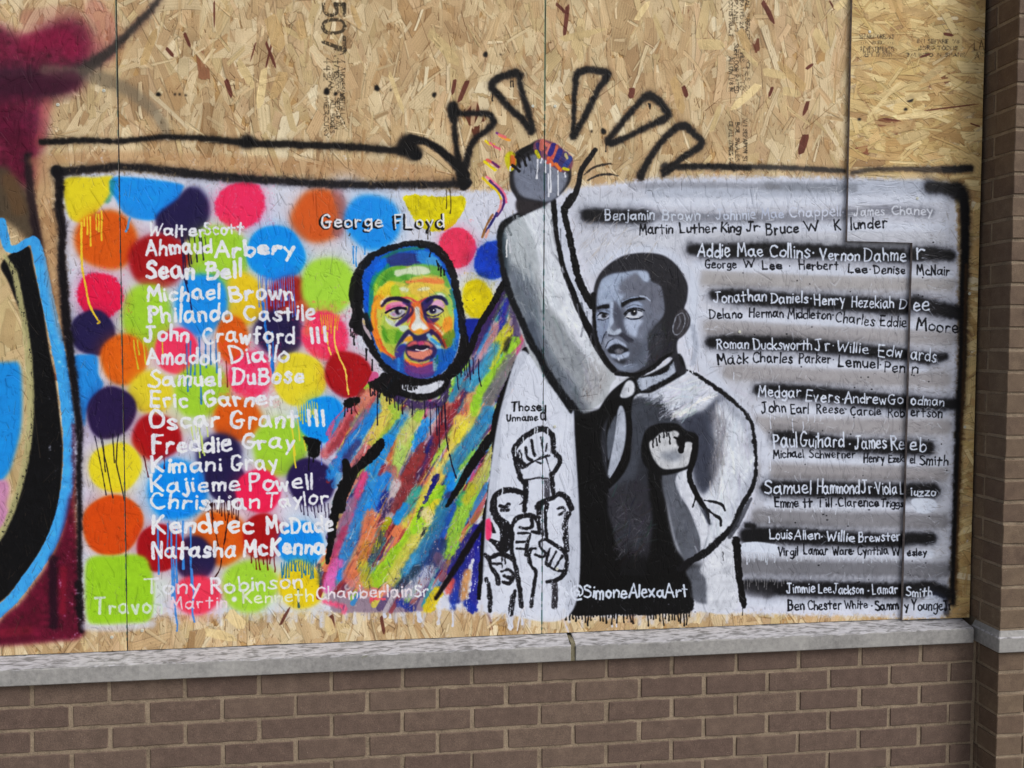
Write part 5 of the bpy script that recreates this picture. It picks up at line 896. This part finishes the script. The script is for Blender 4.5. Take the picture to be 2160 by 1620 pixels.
ell(120, 362, 13, 13, BK, 2); spray('122 366 126 400 124 440 132 480 130 540 134 600 140 680 150 760 160 840 168 920 166 1000 168 1080 168 1180 170 1300', [20, 19, 18, 17, 17, 19, 20, 19, 17, 14, 12, 11, 10, 10], (26, 22, 28), a=.97, haze=.3)
line('986 386 978 392', 20, BK, soft=3)
# rays
def ray(pts, w, **k): spray(cC(pts), w, (24, 22, 24), raw=True, a=.97, haze=.28, **k)
ray('190 420 190 480 196 560 206 680 226 800 250 930', [22, 24, 15, 13, 17, 22]); ray('200 470 300 472 400 470 460 488 478 530 440 580 360 640 316 700 290 780 262 880 250 960', [13, 12, 14, 15, 15, 14, 14, 15, 17, 22, 22]); ell(186, 440, 42, 46, (22, 20, 22), 7, ctx=cC)
ray('740 600 690 520 600 440 520 350 466 290 480 240 560 200 640 180 664 200 660 240 680 320 710 420 730 500 754 590', [16, 17, 15, 16, 17, 17, 18, 20, 18, 14, 14, 16, 15, 16])
ray('1040 640 1046 520 1050 380 1060 260 1074 190 1130 160 1220 166 1290 186 1270 230 1210 320 1160 430 1100 540 1050 630', [15, 10, 11, 14, 17, 15, 15, 19, 18, 14, 15, 16, 18])
ray('1290 660 1340 600 1420 500 1500 410 1560 350 1610 350 1680 410 1720 480 1690 510 1600 550 1500 600 1400 650 1310 680 1290 660', [15, 14, 15, 15, 20, 20, 19, 19, 18, 15, 13, 14, 19, 19])
ray('1520 920 1560 840 1620 740 1700 640 1780 570 1840 560 1900 610 1960 670 1940 710 1860 760 1760 830 1680 880 1690 900 1780 850 1900 848 2100 850 2300 862', [20, 18, 16, 15, 17, 20, 17, 17, 17, 15, 14, 14, 14, 10, 11, 11, 11])
for x, y, l in ((470, 330, 50), (600, 240, 40), (612, 240, 40), (1280, 690, 50), (1590, 400, 36), (1580, 400, 22), (1284, 660, 30)): drip(x, y, l, 2.4, (22, 20, 22), ctx=cC, lean=0)
# painted-over screw heads and knots of the upper boards
for x, y, r_ in ((334, 199, 5), (369, 199, 2.5), (379, 199, 2.5), (392, 201, 2.2), (689, 193, 7), (708, 198, 4), (720, 199, 2), (795, 186, 6), (824, 190, 2), (916, 200, 5), (1024, 115, 5.5), (1056, 115, 2), (1918, 211, 7.5), (1909, 233, 3.5), (1812, 254, 3.2), (1273, 277, 6), (1248, 277, 2.5)):
    ell(x, y, r_, r_, (30, 27, 26), 1.4, wob=.12)
RW = (100, 58, 50)
for q in ((452, 0, 452, 58, 5), (1608, 0, 1634, 50, 15), (388, 68, 402, 100, 9), (350, 100, 366, 120, 10), (476, 166, 488, 206, 13), (1702, 282, 1686, 326, 20), (1706, 212, 1694, 244, 11), (1700, 146, 1716, 134, 8), (1630, 182, 1622, 204, 8),
          (960, 166, 954, 200, 10), (988, 168, 966, 216, 14), (1334, 184, 1330, 208, 16), (1442, 180, 1448, 206, 13), (574, 88, 560, 146, 5), (540, 88, 528, 130, 4), (560, 86, 582, 144, 8), (1172, 6, 1196, 30, 9), (1198, 8, 1190, 82, 12), (698, 1296, 704, 1336, 13), (804, 1298, 810, 1338, 9),
          (1750, 1, 1760, 20, 5), (1988, 74, 2010, 78, 8), (1968, 156, 1984, 152, 8), (1962, 116, 1938, 124, 6), (1860, 252, 1900, 258, 5), (1946, 236, 2062, 222, 4), (590, 1320, 612, 1280, 8), (2044, 262, 2066, 270, 4)):
    chip(*q[:4], q[4] * .85, RW)
LW = (234, 208, 158)
for q in ((903, 62, 968, 138, 24), (1608, 150, 1662, 162, 18), (1604, 176, 1542, 232, 18), (502, 124, 534, 186, 18), (640, 84, 596, 56, 12), (1760, 20, 1790, -4, 16), (820, 150, 852, 240, 10), (560, 140, 545, 230, 18), (1470, 92, 1530, 96, 24), (1650, 190, 1690, 200, 20),
          (1180, 84, 1280, 60, 15), (1900, 172, 1830, 250, 9), (1960, 196, 1850, 228, 10), (1990, 140, 1940, 176, 16), (1962, 6, 2018, 8, 20), (1890, 300, 1960, 282, 22), (1880, 250, 2010, 240, 14), (1600, 140, 1560, 100, 10), (1744, 110, 1720, 60, 22), (480, 1290, 515, 1325, 26),
          (430, 1330, 500, 1350, 22), (700, 1340, 690, 1300, 20), (1340, 44, 1370, 2, 14), (1400, 90, 1380, 30, 12), (1500, 280, 1520, 220, 12)):
    chip(*q, np.array(LW) * (.92 + .08 * math.sin(q[0])))
for q in ((640, 84, 632, 40, 22), (600, 150, 572, 210, 26), (570, 30, 590, 110, 34), (1700, 190, 1640, 130, 22), (1800, 150, 1850, 190, 20), (1560, 60, 1580, 110, 18), (1900, 20, 1960, 36, 18), (300, 140, 330, 60, 18), (760, 60, 740, 10, 14), (1420, 160, 1440, 240, 20)):
    chip(*q, (188, 160, 118))
# the green printed edge of the boards and chips along it
for X_, ca in ((S1, 36), (S2, 26)):
    u = (X_ - BX0) / PX
    for y_ in np.arange(0, IH, 7):
        if NF[int(y_), int(u)] > .2 or y_ < IH * .34: 
            t_ = min(IH - 1, int(y_) + 7); sl = (slice(int(y_), t_), slice(int(u) - 2, int(u) + 2))
            img[sl] = img[sl] * .55 + rgb((26, 96, 92)) * .45
# ------------------------------------------------------------------ picture -> materials
# relief evened under paint, painted colour darkened along strand edges, chips in the deepest gaps
relief = np.clip(raw_h, -1, 1.3)
edge = np.abs(relief - blur(relief, 2)).clip(0, .5)
hgt[:] = relief * (1 - .25 * gls) + .06 * NF * (1 - .5 * gls) + .018 * N3 - .2 * edge
img *= (1 - (.12 * np.clip(crack_all, 0, 1) + .22 * edge) * gls)[..., None]
img[:] = np.clip(img, 0, 1)
img[:] = img + .38 * (img * img * (3 - 2 * img) - img) - .008      # fuller blacks in the paint
img[:] = np.clip(img, .010, .95)

def to_image(name, arr, srgb=True):
    im = bpy.data.images.new(name, IW, IH, alpha=False, float_buffer=not srgb)
    im.colorspace_settings.name = 'sRGB' if srgb else 'Non-Color'
    px = np.ones((IH, IW, 4), np.float32)
    px[..., :3] = arr if arr.ndim == 3 else arr[..., None]
    im.pixels.foreach_set(np.ascontiguousarray(px[::-1]).ravel())
    im.update(); im.pack()
    return im
im_col = to_image('wall_paint', img)
hm = np.stack([hgt * .5 + .5, gls, np.zeros_like(hgt)], -1)
im_hgt = to_image('wall_relief', hm, False)
# ------------------------------------------------------------------ materials
def mat(name):
    m = bpy.data.materials.new(name); m.use_nodes = True
    t = m.node_tree; b = t.nodes['Principled BSDF']
    return m, t, b
def N(t, kind, **kw):
    n = t.nodes.new(kind)
    for k, v in kw.items():
        if hasattr(n, k): setattr(n, k, v)
        else: n.inputs[k].default_value = v
    return n
def lin(c): return tuple(((v / 255) / 12.92 if v / 255 <= .04045 else ((v / 255 + .055) / 1.055) ** 2.4) for v in c) + (1,)
def ramp(t, fac, stops):
    r = N(t, 'ShaderNodeValToRGB'); e = r.color_ramp.elements
    while len(e) < len(stops): e.new(.5)
    for q, (p, c) in zip(e, stops): q.position = p; q.color = c
    t.links.new(fac, r.inputs[0]); return r.outputs[0]
def bump(t, b, h, dist, strength=1.0):
    n = N(t, 'ShaderNodeBump'); n.inputs['Distance'].default_value = dist; n.inputs['Strength'].default_value = strength
    t.links.new(h, n.inputs['Height']); t.links.new(n.outputs[0], b.inputs['Normal']); return n
def mathn(t, op, a, b=None, c=None):
    n = N(t, 'ShaderNodeMath', operation=op)
    for i, v in enumerate((a, b, c)):
        if v is None: continue
        if hasattr(v, 'links'): t.links.new(v, n.inputs[i])
        else: n.inputs[i].default_value = v
    return n.outputs[0]
def mix(t, fac, a, b, mode='MIX'):
    n = N(t, 'ShaderNodeMix', data_type='RGBA', blend_type=mode)
    for s, v in ((0, fac), (6, a), (7, b)):
        if hasattr(v, 'links'): t.links.new(v, n.inputs[s])
        else: n.inputs[s].default_value = v
    return n.outputs[2]

m_board, t, b = mat('painted_strand_board')
uv = N(t, 'ShaderNodeUVMap'); uv.uv_map = 'UVMap'
ic = N(t, 'ShaderNodeTexImage'); ic.image = im_col; ic.interpolation = 'Cubic'; ic.extension = 'EXTEND'
ih = N(t, 'ShaderNodeTexImage'); ih.image = im_hgt; ih.interpolation = 'Cubic'; ih.extension = 'EXTEND'
t.links.new(uv.outputs[0], ic.inputs[0]); t.links.new(uv.outputs[0], ih.inputs[0])
t.links.new(ic.outputs[0], b.inputs['Base Color'])
sp = N(t, 'ShaderNodeSeparateColor'); t.links.new(ih.outputs[0], sp.inputs[0])
rg = mathn(t, 'MULTIPLY_ADD', sp.outputs[1], -.22, .68); t.links.new(rg, b.inputs['Roughness'])
b.inputs['Specular IOR Level'].default_value = .16
bump(t, b, sp.outputs[0], .0032, .85)

m_edge, t, b = mat('board_edge_wood')
tc = N(t, 'ShaderNodeTexCoord'); nz = N(t, 'ShaderNodeTexNoise'); nz.inputs['Scale'].default_value = 60; t.links.new(tc.outputs['Object'], nz.inputs[0])
t.links.new(ramp(t, nz.outputs[0], [(.35, lin((112, 102, 102))), (.65, lin((150, 138, 132)))]), b.inputs['Base Color']); b.inputs['Roughness'].default_value = .8
m_screw, t, b = mat('zinc_screw')
b.inputs['Base Color'].default_value = lin((206, 208, 196)); b.inputs['Metallic'].default_value = .2; b.inputs['Roughness'].default_value = .45
m_dark, t, b = mat('dark_void_behind_boards')
b.inputs['Base Color'].default_value = lin((40, 34, 28)); b.inputs['Roughness'].default_value = .95

def brick_mat(name, c0, c1, c2):
    m, t, b = mat(name)
    tc = N(t, 'ShaderNodeTexCoord'); oi = N(t, 'ShaderNodeObjectInfo')
    ofs = N(t, 'ShaderNodeVectorMath', operation='ADD'); t.links.new(tc.outputs['Object'], ofs.inputs[0])
    sc = N(t, 'ShaderNodeVectorMath', operation='SCALE'); t.links.new(oi.outputs['Location'], sc.inputs[0]); sc.inputs['Scale'].default_value = 1.0; t.links.new(sc.outputs[0], ofs.inputs[1])
    n1 = N(t, 'ShaderNodeTexNoise'); n1.inputs['Scale'].default_value = 26; n1.inputs['Detail'].default_value = 7; n1.inputs['Roughness'].default_value = .65; t.links.new(ofs.outputs[0], n1.inputs[0])
    n2 = N(t, 'ShaderNodeTexNoise'); n2.inputs['Scale'].default_value = 420; n2.inputs['Detail'].default_value = 3; t.links.new(ofs.outputs[0], n2.inputs[0])
    v = N(t, 'ShaderNodeTexVoronoi'); v.inputs['Scale'].default_value = 150; t.links.new(ofs.outputs[0], v.inputs[0])
    col = ramp(t, n1.outputs[0], [(.28, c0), (.52, c1), (.75, c2)])
    rn = mathn(t, 'MULTIPLY_ADD', oi.outputs['Random'], .24, .88)
    hs = N(t, 'ShaderNodeHueSaturation'); t.links.new(col, hs.inputs['Color']); t.links.new(rn, hs.inputs['Value'])
    t.links.new(mathn(t, 'MULTIPLY_ADD', oi.outputs['Random'], .012, .496), hs.inputs['Hue'])
    g = mathn(t, 'MULTIPLY_ADD', n2.outputs[0], 1.3, .36)
    c = mix(t, 1.0, hs.outputs[0], (1, 1, 1, 1), 'MULTIPLY'); n_ = c.node; t.links.new(g, n_.inputs[7])
    dots = mathn(t, 'LESS_THAN', v.outputs['Distance'], .12)
    vc = N(t, 'ShaderNodeSeparateColor'); t.links.new(v.outputs['Color'], vc.inputs[0])
    dk = mathn(t, 'MULTIPLY', dots, mathn(t, 'GREATER_THAN', vc.outputs[0], .80))
    lt = mathn(t, 'MULTIPLY', dots, mathn(t, 'LESS_THAN', vc.outputs[0], .07))
    c = mix(t, mathn(t, 'MULTIPLY', dk, .7), c, lin((38, 30, 28))); c = mix(t, mathn(t, 'MULTIPLY', lt, .6), c, lin((190, 176, 160)))
    n3 = N(t, 'ShaderNodeTexNoise'); n3.inputs['Scale'].default_value = 34; n3.inputs['Detail'].default_value = 9; n3.inputs['Roughness'].default_value = .75; n3.inputs['Distortion'].default_value = 1.2; t.links.new(ofs.outputs[0], n3.inputs[0])
    sm = N(t, 'ShaderNodeMapRange'); sm.inputs[1].default_value = .62; sm.inputs[2].default_value = .74; t.links.new(n3.outputs[0], sm.inputs[0])
    c = mix(t, mathn(t, 'MULTIPLY', sm.outputs[0], .38), c, lin((156, 138, 118)))
    sm2 = N(t, 'ShaderNodeMapRange'); sm2.inputs[1].default_value = .40; sm2.inputs[2].default_value = .28; t.links.new(n3.outputs[0], sm2.inputs[0])
    c = mix(t, mathn(t, 'MULTIPLY', sm2.outputs[0], .45), c, lin((66, 54, 50)))
    t.links.new(c, b.inputs['Base Color']); b.inputs['Roughness'].default_value = .86; b.inputs['Specular IOR Level'].default_value = .3
    hh = mathn(t, 'ADD', mathn(t, 'MULTIPLY', n1.outputs[0], .6), mathn(t, 'SUBTRACT', mathn(t, 'MULTIPLY', n2.outputs[0], .5), mathn(t, 'MULTIPLY', dk, .8)))
    bump(t, b, hh, .0016, .9)
    return m
m_brick = brick_mat('brown_wire_cut_brick', lin((90, 75, 67)), lin((102, 85, 76)), lin((114, 96, 85)))
m_brick2 = brick_mat('pier_brick', lin((92, 76, 65)), lin((106, 89, 75)), lin((118, 100, 84)))

def grit_mat(name, c0, c1, c2, scale=60, bd=.001, rough=.9, stain=None):
    m, t, b = mat(name)
    tc = N(t, 'ShaderNodeTexCoord')
    n1 = N(t, 'ShaderNodeTexNoise'); n1.inputs['Scale'].default_value = scale; n1.inputs['Detail'].default_value = 8; n1.inputs['Roughness'].default_value = .7; t.links.new(tc.outputs['Object'], n1.inputs[0])
    n0 = N(t, 'ShaderNodeTexNoise'); n0.inputs['Scale'].default_value = scale / 12; n0.inputs['Detail'].default_value = 4; t.links.new(tc.outputs['Object'], n0.inputs[0])
    f = mathn(t, 'ADD', mathn(t, 'MULTIPLY', n1.outputs[0], .55), mathn(t, 'MULTIPLY', n0.outputs[0], .45))
    c = ramp(t, f, [(.36, c0), (.5, c1), (.66, c2)])
    t.links.new(c, b.inputs['Base Color']); b.inputs['Roughness'].default_value = rough
    bump(t, b, n1.outputs[0], bd, .9)
    return m, t, b, c, tc
m_mortar, *_ = grit_mat('sandy_mortar', lin((106, 93, 78)), lin((140, 124, 105)), lin((164, 147, 126)), 190, .003)
m_joint, *_ = grit_mat('mossy_joint', lin((84, 80, 62)), lin((112, 106, 84)), lin((134, 128, 108)), 200, .001)
m_pave, *_ = grit_mat('pavement_concrete', lin((128, 124, 118)), lin((150, 146, 140)), lin((168, 164, 158)), 40, .001)
m_road, *_ = grit_mat('asphalt', lin((52, 52, 53)), lin((64, 64, 65)), lin((78, 78, 78)), 120, .002)

# cast stone: clean grey face, weathered and blotched on top
m_stone, t, b, c, tc = grit_mat('cast_stone', lin((124, 123, 123)), lin((147, 146, 145)), lin((165, 164, 162)), 70, .0006, .88)
geo = N(t, 'ShaderNodeNewGeometry'); sx = N(t, 'ShaderNodeSeparateXYZ'); t.links.new(geo.outputs['Normal'], sx.inputs[0])
mp = N(t, 'ShaderNodeMapping'); mp.inputs['Scale'].default_value = (16, 60, 20); t.links.new(tc.outputs['Object'], mp.inputs[0])
nb = N(t, 'ShaderNodeTexNoise'); nb.inputs['Scale'].default_value = 1.6; nb.inputs['Detail'].default_value = 5; nb.inputs['Roughness'].default_value = .6; nb.inputs['Distortion'].default_value = .6; t.links.new(mp.outputs[0], nb.inputs[0])
blot = ramp(t, nb.outputs[0], [(.38, lin((112, 111, 112))), (.46, lin((144, 143, 146))), (.56, lin((174, 173, 178)))])
topm = mathn(t, 'GREATER_THAN', sx.outputs[2], .55)
c2 = mix(t, topm, c, blot)
n9 = N(t, 'ShaderNodeTexNoise'); n9.inputs['Scale'].default_value = 9; n9.inputs['Detail'].default_value = 6; t.links.new(tc.outputs['Object'], n9.inputs[0])
moss = mathn(t, 'MULTIPLY', mathn(t, 'GREATER_THAN', n9.outputs[0], .69), .35)
c3 = mix(t, moss, c2, lin((120, 124, 84)))
t.links.new(c3, b.inputs['Base Color'])

# ------------------------------------------------------------------ object helpers
def tag(o, label=None, cat=None, group=None, kind=None):
    for k, v in (('label', label), ('category', cat), ('group', group), ('kind', kind)):
        if v: o[k] = v
    return o
def mesh_obj(name, verts, faces, m, parent=None, mats=None, mi=None):
    me = bpy.data.meshes.new(name); me.from_pydata([tuple(v) for v in verts], [], faces); me.update()
    for q in (mats or [m]): me.materials.append(q)
    if mi is not None: me.polygons.foreach_set('material_index', mi)
    o = bpy.data.objects.new(name, me); COL.objects.link(o)
    if parent: o.parent = parent
    return o
def empty(name, loc, parent=None):
    o = bpy.data.objects.new(name, None); COL.objects.link(o); o.location = loc; o.empty_display_size = .05
    if parent: o.parent = parent
    return o
def place(o, root):
    o.parent = root; o.matrix_parent_inverse = Matrix.Translation(-root.location)
    return o
def box_bm(x0, x1, y0, y1, z0, z1, bev=0.0, seg=1, wob=0.0, r=None):
    bm = bmesh.new()
    vs_ = [bm.verts.new((x, y, z)) for x in (x0, x1) for y in (y0, y1) for z in (z0, z1)]
    for f in ((0, 1, 3, 2), (4, 6, 7, 5), (0, 4, 5, 1), (2, 3, 7, 6), (0, 2, 6, 4), (1, 5, 7, 3)): bm.faces.new([vs_[i] for i in f])
    bmesh.ops.recalc_face_normals(bm, faces=bm.faces)
    if wob and r is not None:
        for v in vs_: v.co += Vector(r.normal(0, wob, 3))
    if bev: bmesh.ops.bevel(bm, geom=bm.edges[:], offset=bev, segments=seg, affect='EDGES')
    return bm
def bm_obj(name, bm, m, parent=None, smooth_=False):
    me = bpy.data.meshes.new(name); bm.to_mesh(me); bm.free(); me.materials.append(m)
    if smooth_: me.polygons.foreach_set('use_smooth', [True] * len(me.polygons))
    o = bpy.data.objects.new(name, me); COL.objects.link(o)
    if parent: place(o, parent)
    return o

# ------------------------------------------------------------------ ground
pave = bm_obj('pavement', box_bm(-14, 16, -3.6, .0, GZ - .14, GZ), m_pave); tag(pave, kind='structure')
road = mesh_obj('road', [(-150, -260, GZ - .13), (150, -260, GZ - .13), (150, 60, GZ - .13), (-150, 60, GZ - .13)], [(0, 1, 2, 3)], m_road); tag(road, kind='structure')

# ------------------------------------------------------------------ brick work
rb = np.random.default_rng(42)
BH = C - .0100                       # brick height
def brick_mesh(L, H, D, seed):
    r = np.random.default_rng(seed)
    bm = box_bm(-L / 2, L / 2, 0, D, -H / 2, H / 2)
    n = max(2, int(L / .024))
    bmesh.ops.subdivide_edges(bm, edges=[e for e in bm.edges if abs(e.verts[0].co.x - e.verts[1].co.x) > L * .5], cuts=n, use_grid_fill=True)
    bmesh.ops.subdivide_edges(bm, edges=[e for e in bm.edges if abs(e.verts[0].co.z - e.verts[1].co.z) > H * .5 and e.calc_face_angle(0) > 1], cuts=1)
    for v in bm.verts:
        v.co.x += r.normal(0, .0005); v.co.z += r.normal(0, .00065)
        if v.co.y < .001: v.co.y += abs(r.normal(0, .0004))
    bmesh.ops.bevel(bm, geom=[e for e in bm.edges if e.calc_face_angle(0) > 1], offset=.0018, segments=1, affect='EDGES')
    me = bpy.data.meshes.new('brick'); bm.to_mesh(me); bm.free()
    me.polygons.foreach_set('use_smooth', [False] * len(me.polygons))
    return me
_cache = {}
def brick(parent, x0, x1, z0, m, front, axis='x', D=.088):
    """one brick whose face spans x0..x1; axis x looks to the street, axis y looks along the wall"""
    L = round(x1 - x0, 4)
    key = (L, m.name, int(rb.integers(4)), D)
    if key not in _cache:
        me = brick_mesh(L, BH, D, hash(key[:1]) % 1000 + key[2]); me.materials.append(m); _cache[key] = me
    o = bpy.data.objects.new('brick', _cache[key]); COL.objects.link(o)
    j = rb.normal(0, .0007, 3)
    if axis == 'x': o.location = ((x0 + x1) / 2 + j[0], front + abs(j[1]), z0 + C / 2 + j[2] + .0)
    else: o.location = (front + abs(j[0]), (x0 + x1) / 2 + j[1], z0 + C / 2 + j[2]); o.rotation_euler = (0, 0, -math.pi / 2)
    o.rotation_euler.y += rb.normal(0, .0022)
    place(o, parent)
    return o
WX1 = 2.886
low = empty('brick_wall', (1.0, .05, GZ)); tag(low, 'low brown brick wall under the painted boards and the grey stone ledge', 'brick wall')
place(bm_obj('mortar', box_bm(-1.9, WX1 + .012, .0042, .20, GZ, C - .0005), m_mortar), low)
nj = .0125
for k in range(0, -9, -1):
    z0 = k * C
    if z0 < GZ: break
    off = 0.0 if k % 2 == 0 else .5
    i = -9
    while True:
        a = (i + off) * BPITCH + rb.normal(0, .0012); b_ = (i + 1 + off) * BPITCH
        i += 1
        if a > WX1 - .03: break
        a_, b2 = a + nj / 2, min(b_ - nj / 2, WX1)
        brick(low, round(a_, 3), round(b2, 3), z0, m_brick, 0.0)

PXE, PY = 2.899, -.1012               # corner of the pier
pier = empty('brick_pier', (PXE + .3, .1, GZ)); tag(pier, 'tall brown brick pier standing at the right of the boards', 'brick pier')
ZT = 44
place(bm_obj('mortar', box_bm(PXE + .0042, PXE + .62, PY + .0042, .30, GZ, ZT * C), m_mortar), pier)
for k in range(-8, ZT):
    z0 = k * C
    if k in (1,): continue
    if k == 0: pass
    if k % 2 == 0:                    # long brick to the street, its end on the return
        brick(pier, PY + .0005, PY + .0925, z0, m_brick2, PXE, 'y')
        brick(pier, PY + .103, PY + .297, z0, m_brick2, PXE, 'y')
        brick(pier, PXE + .0925, PXE + .194, z0, m_brick2, PY, D=.088)
        brick(pier, PXE + .2045, PXE + .397, z0, m_brick2, PY)
        brick(pier, PXE + .4075, PXE + .60, z0, m_brick2, PY)
    else:
        brick(pier, PY + .0885, PY + .197, z0, m_brick2, PXE, 'y')
        brick(pier, PY + .2075, PY + .30, z0, m_brick2, PXE, 'y')
        brick(pier, PXE + .0005, PXE + .0925, z0, m_brick2, PY)
        brick(pier, PXE + .103, PXE + .296, z0, m_brick2, PY)
        brick(pier, PXE + .3065, PXE + .5, z0, m_brick2, PY)
        brick(pier, PXE + .5105, PXE + .60, z0, m_brick2, PY)

# ------------------------------------------------------------------ stone ledge and pier band
def ledge(name, x0, x1, label, seed, yf=-.019, zb=C + .0005, zf=.1175, zk=.1335, yb=.10, parent=None):
    r = np.random.default_rng(seed)
    bm = bmesh.new(); n = max(2, int((x1 - x0) / .02)); rows = []
    prof = [(yb, zb), (yf + .003, zb), (yf, zb + .003), (yf, zf - .005), (yf + .0015, zf - .0015), (yf + .006, zf), (yf + .03, zf + (zk - zf) * .35), (yb, zk + .010)]
    for i in range(n + 1):
        x = x0 + (x1 - x0) * i / n
        if i == 0 or i == n: s = .0
        rows.append([bm.verts.new((x, y + (r.normal(0, .0006) if 1 < q < 6 else 0), z + (r.normal(0, .0007) if 2 < q < 7 else 0))) for q, (y, z) in enumerate(prof)])
    m = len(prof)
    for i in range(n):
        for q in range(m): bm.faces.new([rows[i][q], rows[i][(q + 1) % m], rows[i + 1][(q + 1) % m], rows[i + 1][q]])
    bm.faces.new(rows[0]); bm.faces.new(rows[-1][::-1])
    bmesh.ops.recalc_face_normals(bm, faces=bm.faces)
    bmesh.ops.bevel(bm, geom=[e for e in bm.edges if len(e.link_faces) == 2 and e.calc_face_angle(0) > 1.2], offset=.0018, segments=1, affect='EDGES')
    o = bm_obj(name, bm, m_stone)
    if label: tag(o, label, 'stone ledge', 'stone ledge blocks on the low wall')
    return o
ledge('stone_ledge', -1.9, -.32, 'grey stone ledge block beyond the far left of the low wall', 1)
ledge('stone_ledge', -.308, 1.5455, 'long grey stone ledge block under the coloured half of the painting', 2)
ledge('stone_ledge', 1.5595, 2.872, 'grey stone ledge block under the black and grey half of the painting', 3)
jt = bm_obj('mortar_joint', box_bm(1.5458, 1.5592, -.014, .09, C, .124), m_joint); place(jt, low)
jt2 = bm_obj('mortar_joint', box_bm(-.3198, -.3082, -.014, .09, C, .124), m_joint); place(jt2, low)
# band stone wrapping the pier
bm = bmesh.new()
xa, ya = PXE - .0105, PY - .0125
def ring(z, d, w=0): return [(xa + d, ya + d, z), (xa + .65, ya + d, z), (xa + .65, .02, z), (xa + d, .02, z)]
zs = [(C + .0005, .002), (C + .003, 0), (.1135, 0), (.118, .004), (.1335, .0135)]
R_ = [[bm.verts.new(p) for p in ring(z, d)] for z, d in zs]
for i in range(len(R_) - 1):
    for q in range(4): bm.faces.new([R_[i][q], R_[i][(q + 1) % 4], R_[i + 1][(q + 1) % 4], R_[i + 1][q]])
bm.faces.new(R_[0][::-1]); bm.faces.new(R_[-1])
bmesh.ops.recalc_face_normals(bm, faces=bm.faces)
bmesh.ops.bevel(bm, geom=[e for e in bm.edges if e.calc_face_angle(0) > .9], offset=.0016, segments=2, affect='EDGES')
band = bm_obj('stone_band', bm, m_stone); place(band, pier)
band['label'] = 'pale grey stone band wrapping the pier corner'

# ------------------------------------------------------------------ the boards
def board(x0, x1, z0, z1, y, label, outline=None, th=.0115, du=0.0, edge_r=None):
    P = outline or [(x0, z0), (x1, z0), (x1, z1), (x0, z1)]
    # fine wobble along long edges so that no joint is ruler straight
    r = np.random.default_rng(int(abs(x0) * 977) + 3)
    Q = []
    for i in range(len(P)):
        a, b_ = np.array(P[i]), np.array(P[(i + 1) % len(P)]); L = np.hypot(*(b_ - a)); n = max(1, int(L / .06))
        nrm = np.array([b_[1] - a[1], a[0] - b_[0]]) / L
        for j in range(n):
            p = a + (b_ - a) * j / n
            if j: p = p + nrm * r.normal(0, .00035)
            Q.append(p)
    n = len(Q)
    V = [(p[0], y, p[1]) for p in Q] + [(p[0], y + th, p[1]) for p in Q]
    F = [list(range(n))[::-1], list(range(n, 2 * n))] + [[i, (i + 1) % n, (i + 1) % n + n, i + n] for i in range(n)]
    o = mesh_obj('strand_board', V, F, None, mats=[m_board, m_edge], mi=[0, 1] + [1] * n)
    me = o.data
    bm = bmesh.new(); bm.from_mesh(me); bmesh.ops.recalc_face_normals(bm, faces=bm.faces); bm.to_mesh(me); bm.free()
    uvl = me.uv_layers.new(name='UVMap')
    for lp in me.loops:
        v = me.vertices[lp.vertex_index].co
        uvl.data[lp.index].uv = ((v.x + du - BX0) / (IW * PX), (v.z - (BZ1 - IH * PX)) / (IH * PX))
    tag(o, label, 'wooden board', 'strand boards covering the window')
    return o
ZB, ZTOP = .1345, 2.56
b1 = board(-.9725, S1 - .0017, ZB, ZTOP, YO, 'leftmost strand board with dark red spray paint and a sky blue curve')
b2 = board(S1 + .0013, S2 - .0012, ZB, ZTOP, YO, 'strand board painted with coloured dots, white names and a rainbow portrait')
b3 = board(S2 + .0012, 2.70, ZB, ZTOP, YO + .0006, 'strand board painted with the grey boy and most of the black and white name list')
yn = YO - .0125
b4 = board(2.434, 2.89, ZB, ZTOP, yn, 'notched strand board beside the brick pier with the ends of the grey names',
           outline=[(2.6565, ZB), (2.893, ZB), (2.8845, ZTOP), (2.434, ZTOP), (2.4352, 1.3575), (2.657, 1.3565)], du=.0058)
for bd_, spots in ((b1, [(219, 191), (236, 1344), (122, 221)]), (b2, [(1124, 224), (300, 1330)]), (b3, [(1171, 224), (1560, 700), (1170, 900), (1175, 1200)]), (b4, [(1930, 420), (2040, 620), (2030, 900), (1830, 70)])):
    for (px, py) in spots:
        u, v = wall([(px, py)])[0]
        x, z = BX0 + u * PX, BZ1 - v * PX
        y = YO if bd_ is not b4 else yn
        bm = bmesh.new()
        bmesh.ops.create_cone(bm, cap_ends=True, segments=14, radius1=.0050, radius2=.0042, depth=.0016, matrix=Matrix.Translation((x, y - .0006, z)) @ Matrix.Rotation(math.pi / 2, 4, 'X'))
        for s_ in (0, math.pi / 2):
            bmesh.ops.create_cube(bm, size=1, matrix=Matrix.Translation((x, y - .0015, z)) @ Matrix.Rotation(s_ + .4, 4, 'Y') @ Matrix.Diagonal((.0036, .0006, .0009, 1)))
        s = bm_obj('screw', bm, m_screw)
        s.parent = bd_
# frame studs and dark opening behind the boards
back = bm_obj('backing_wall', box_bm(-1.9, PXE + .01, .075, .28, C + .001, 2.95), m_dark); tag(back, 'dark wall hidden behind the row of boards', 'wall'); back['kind'] = 'structure'
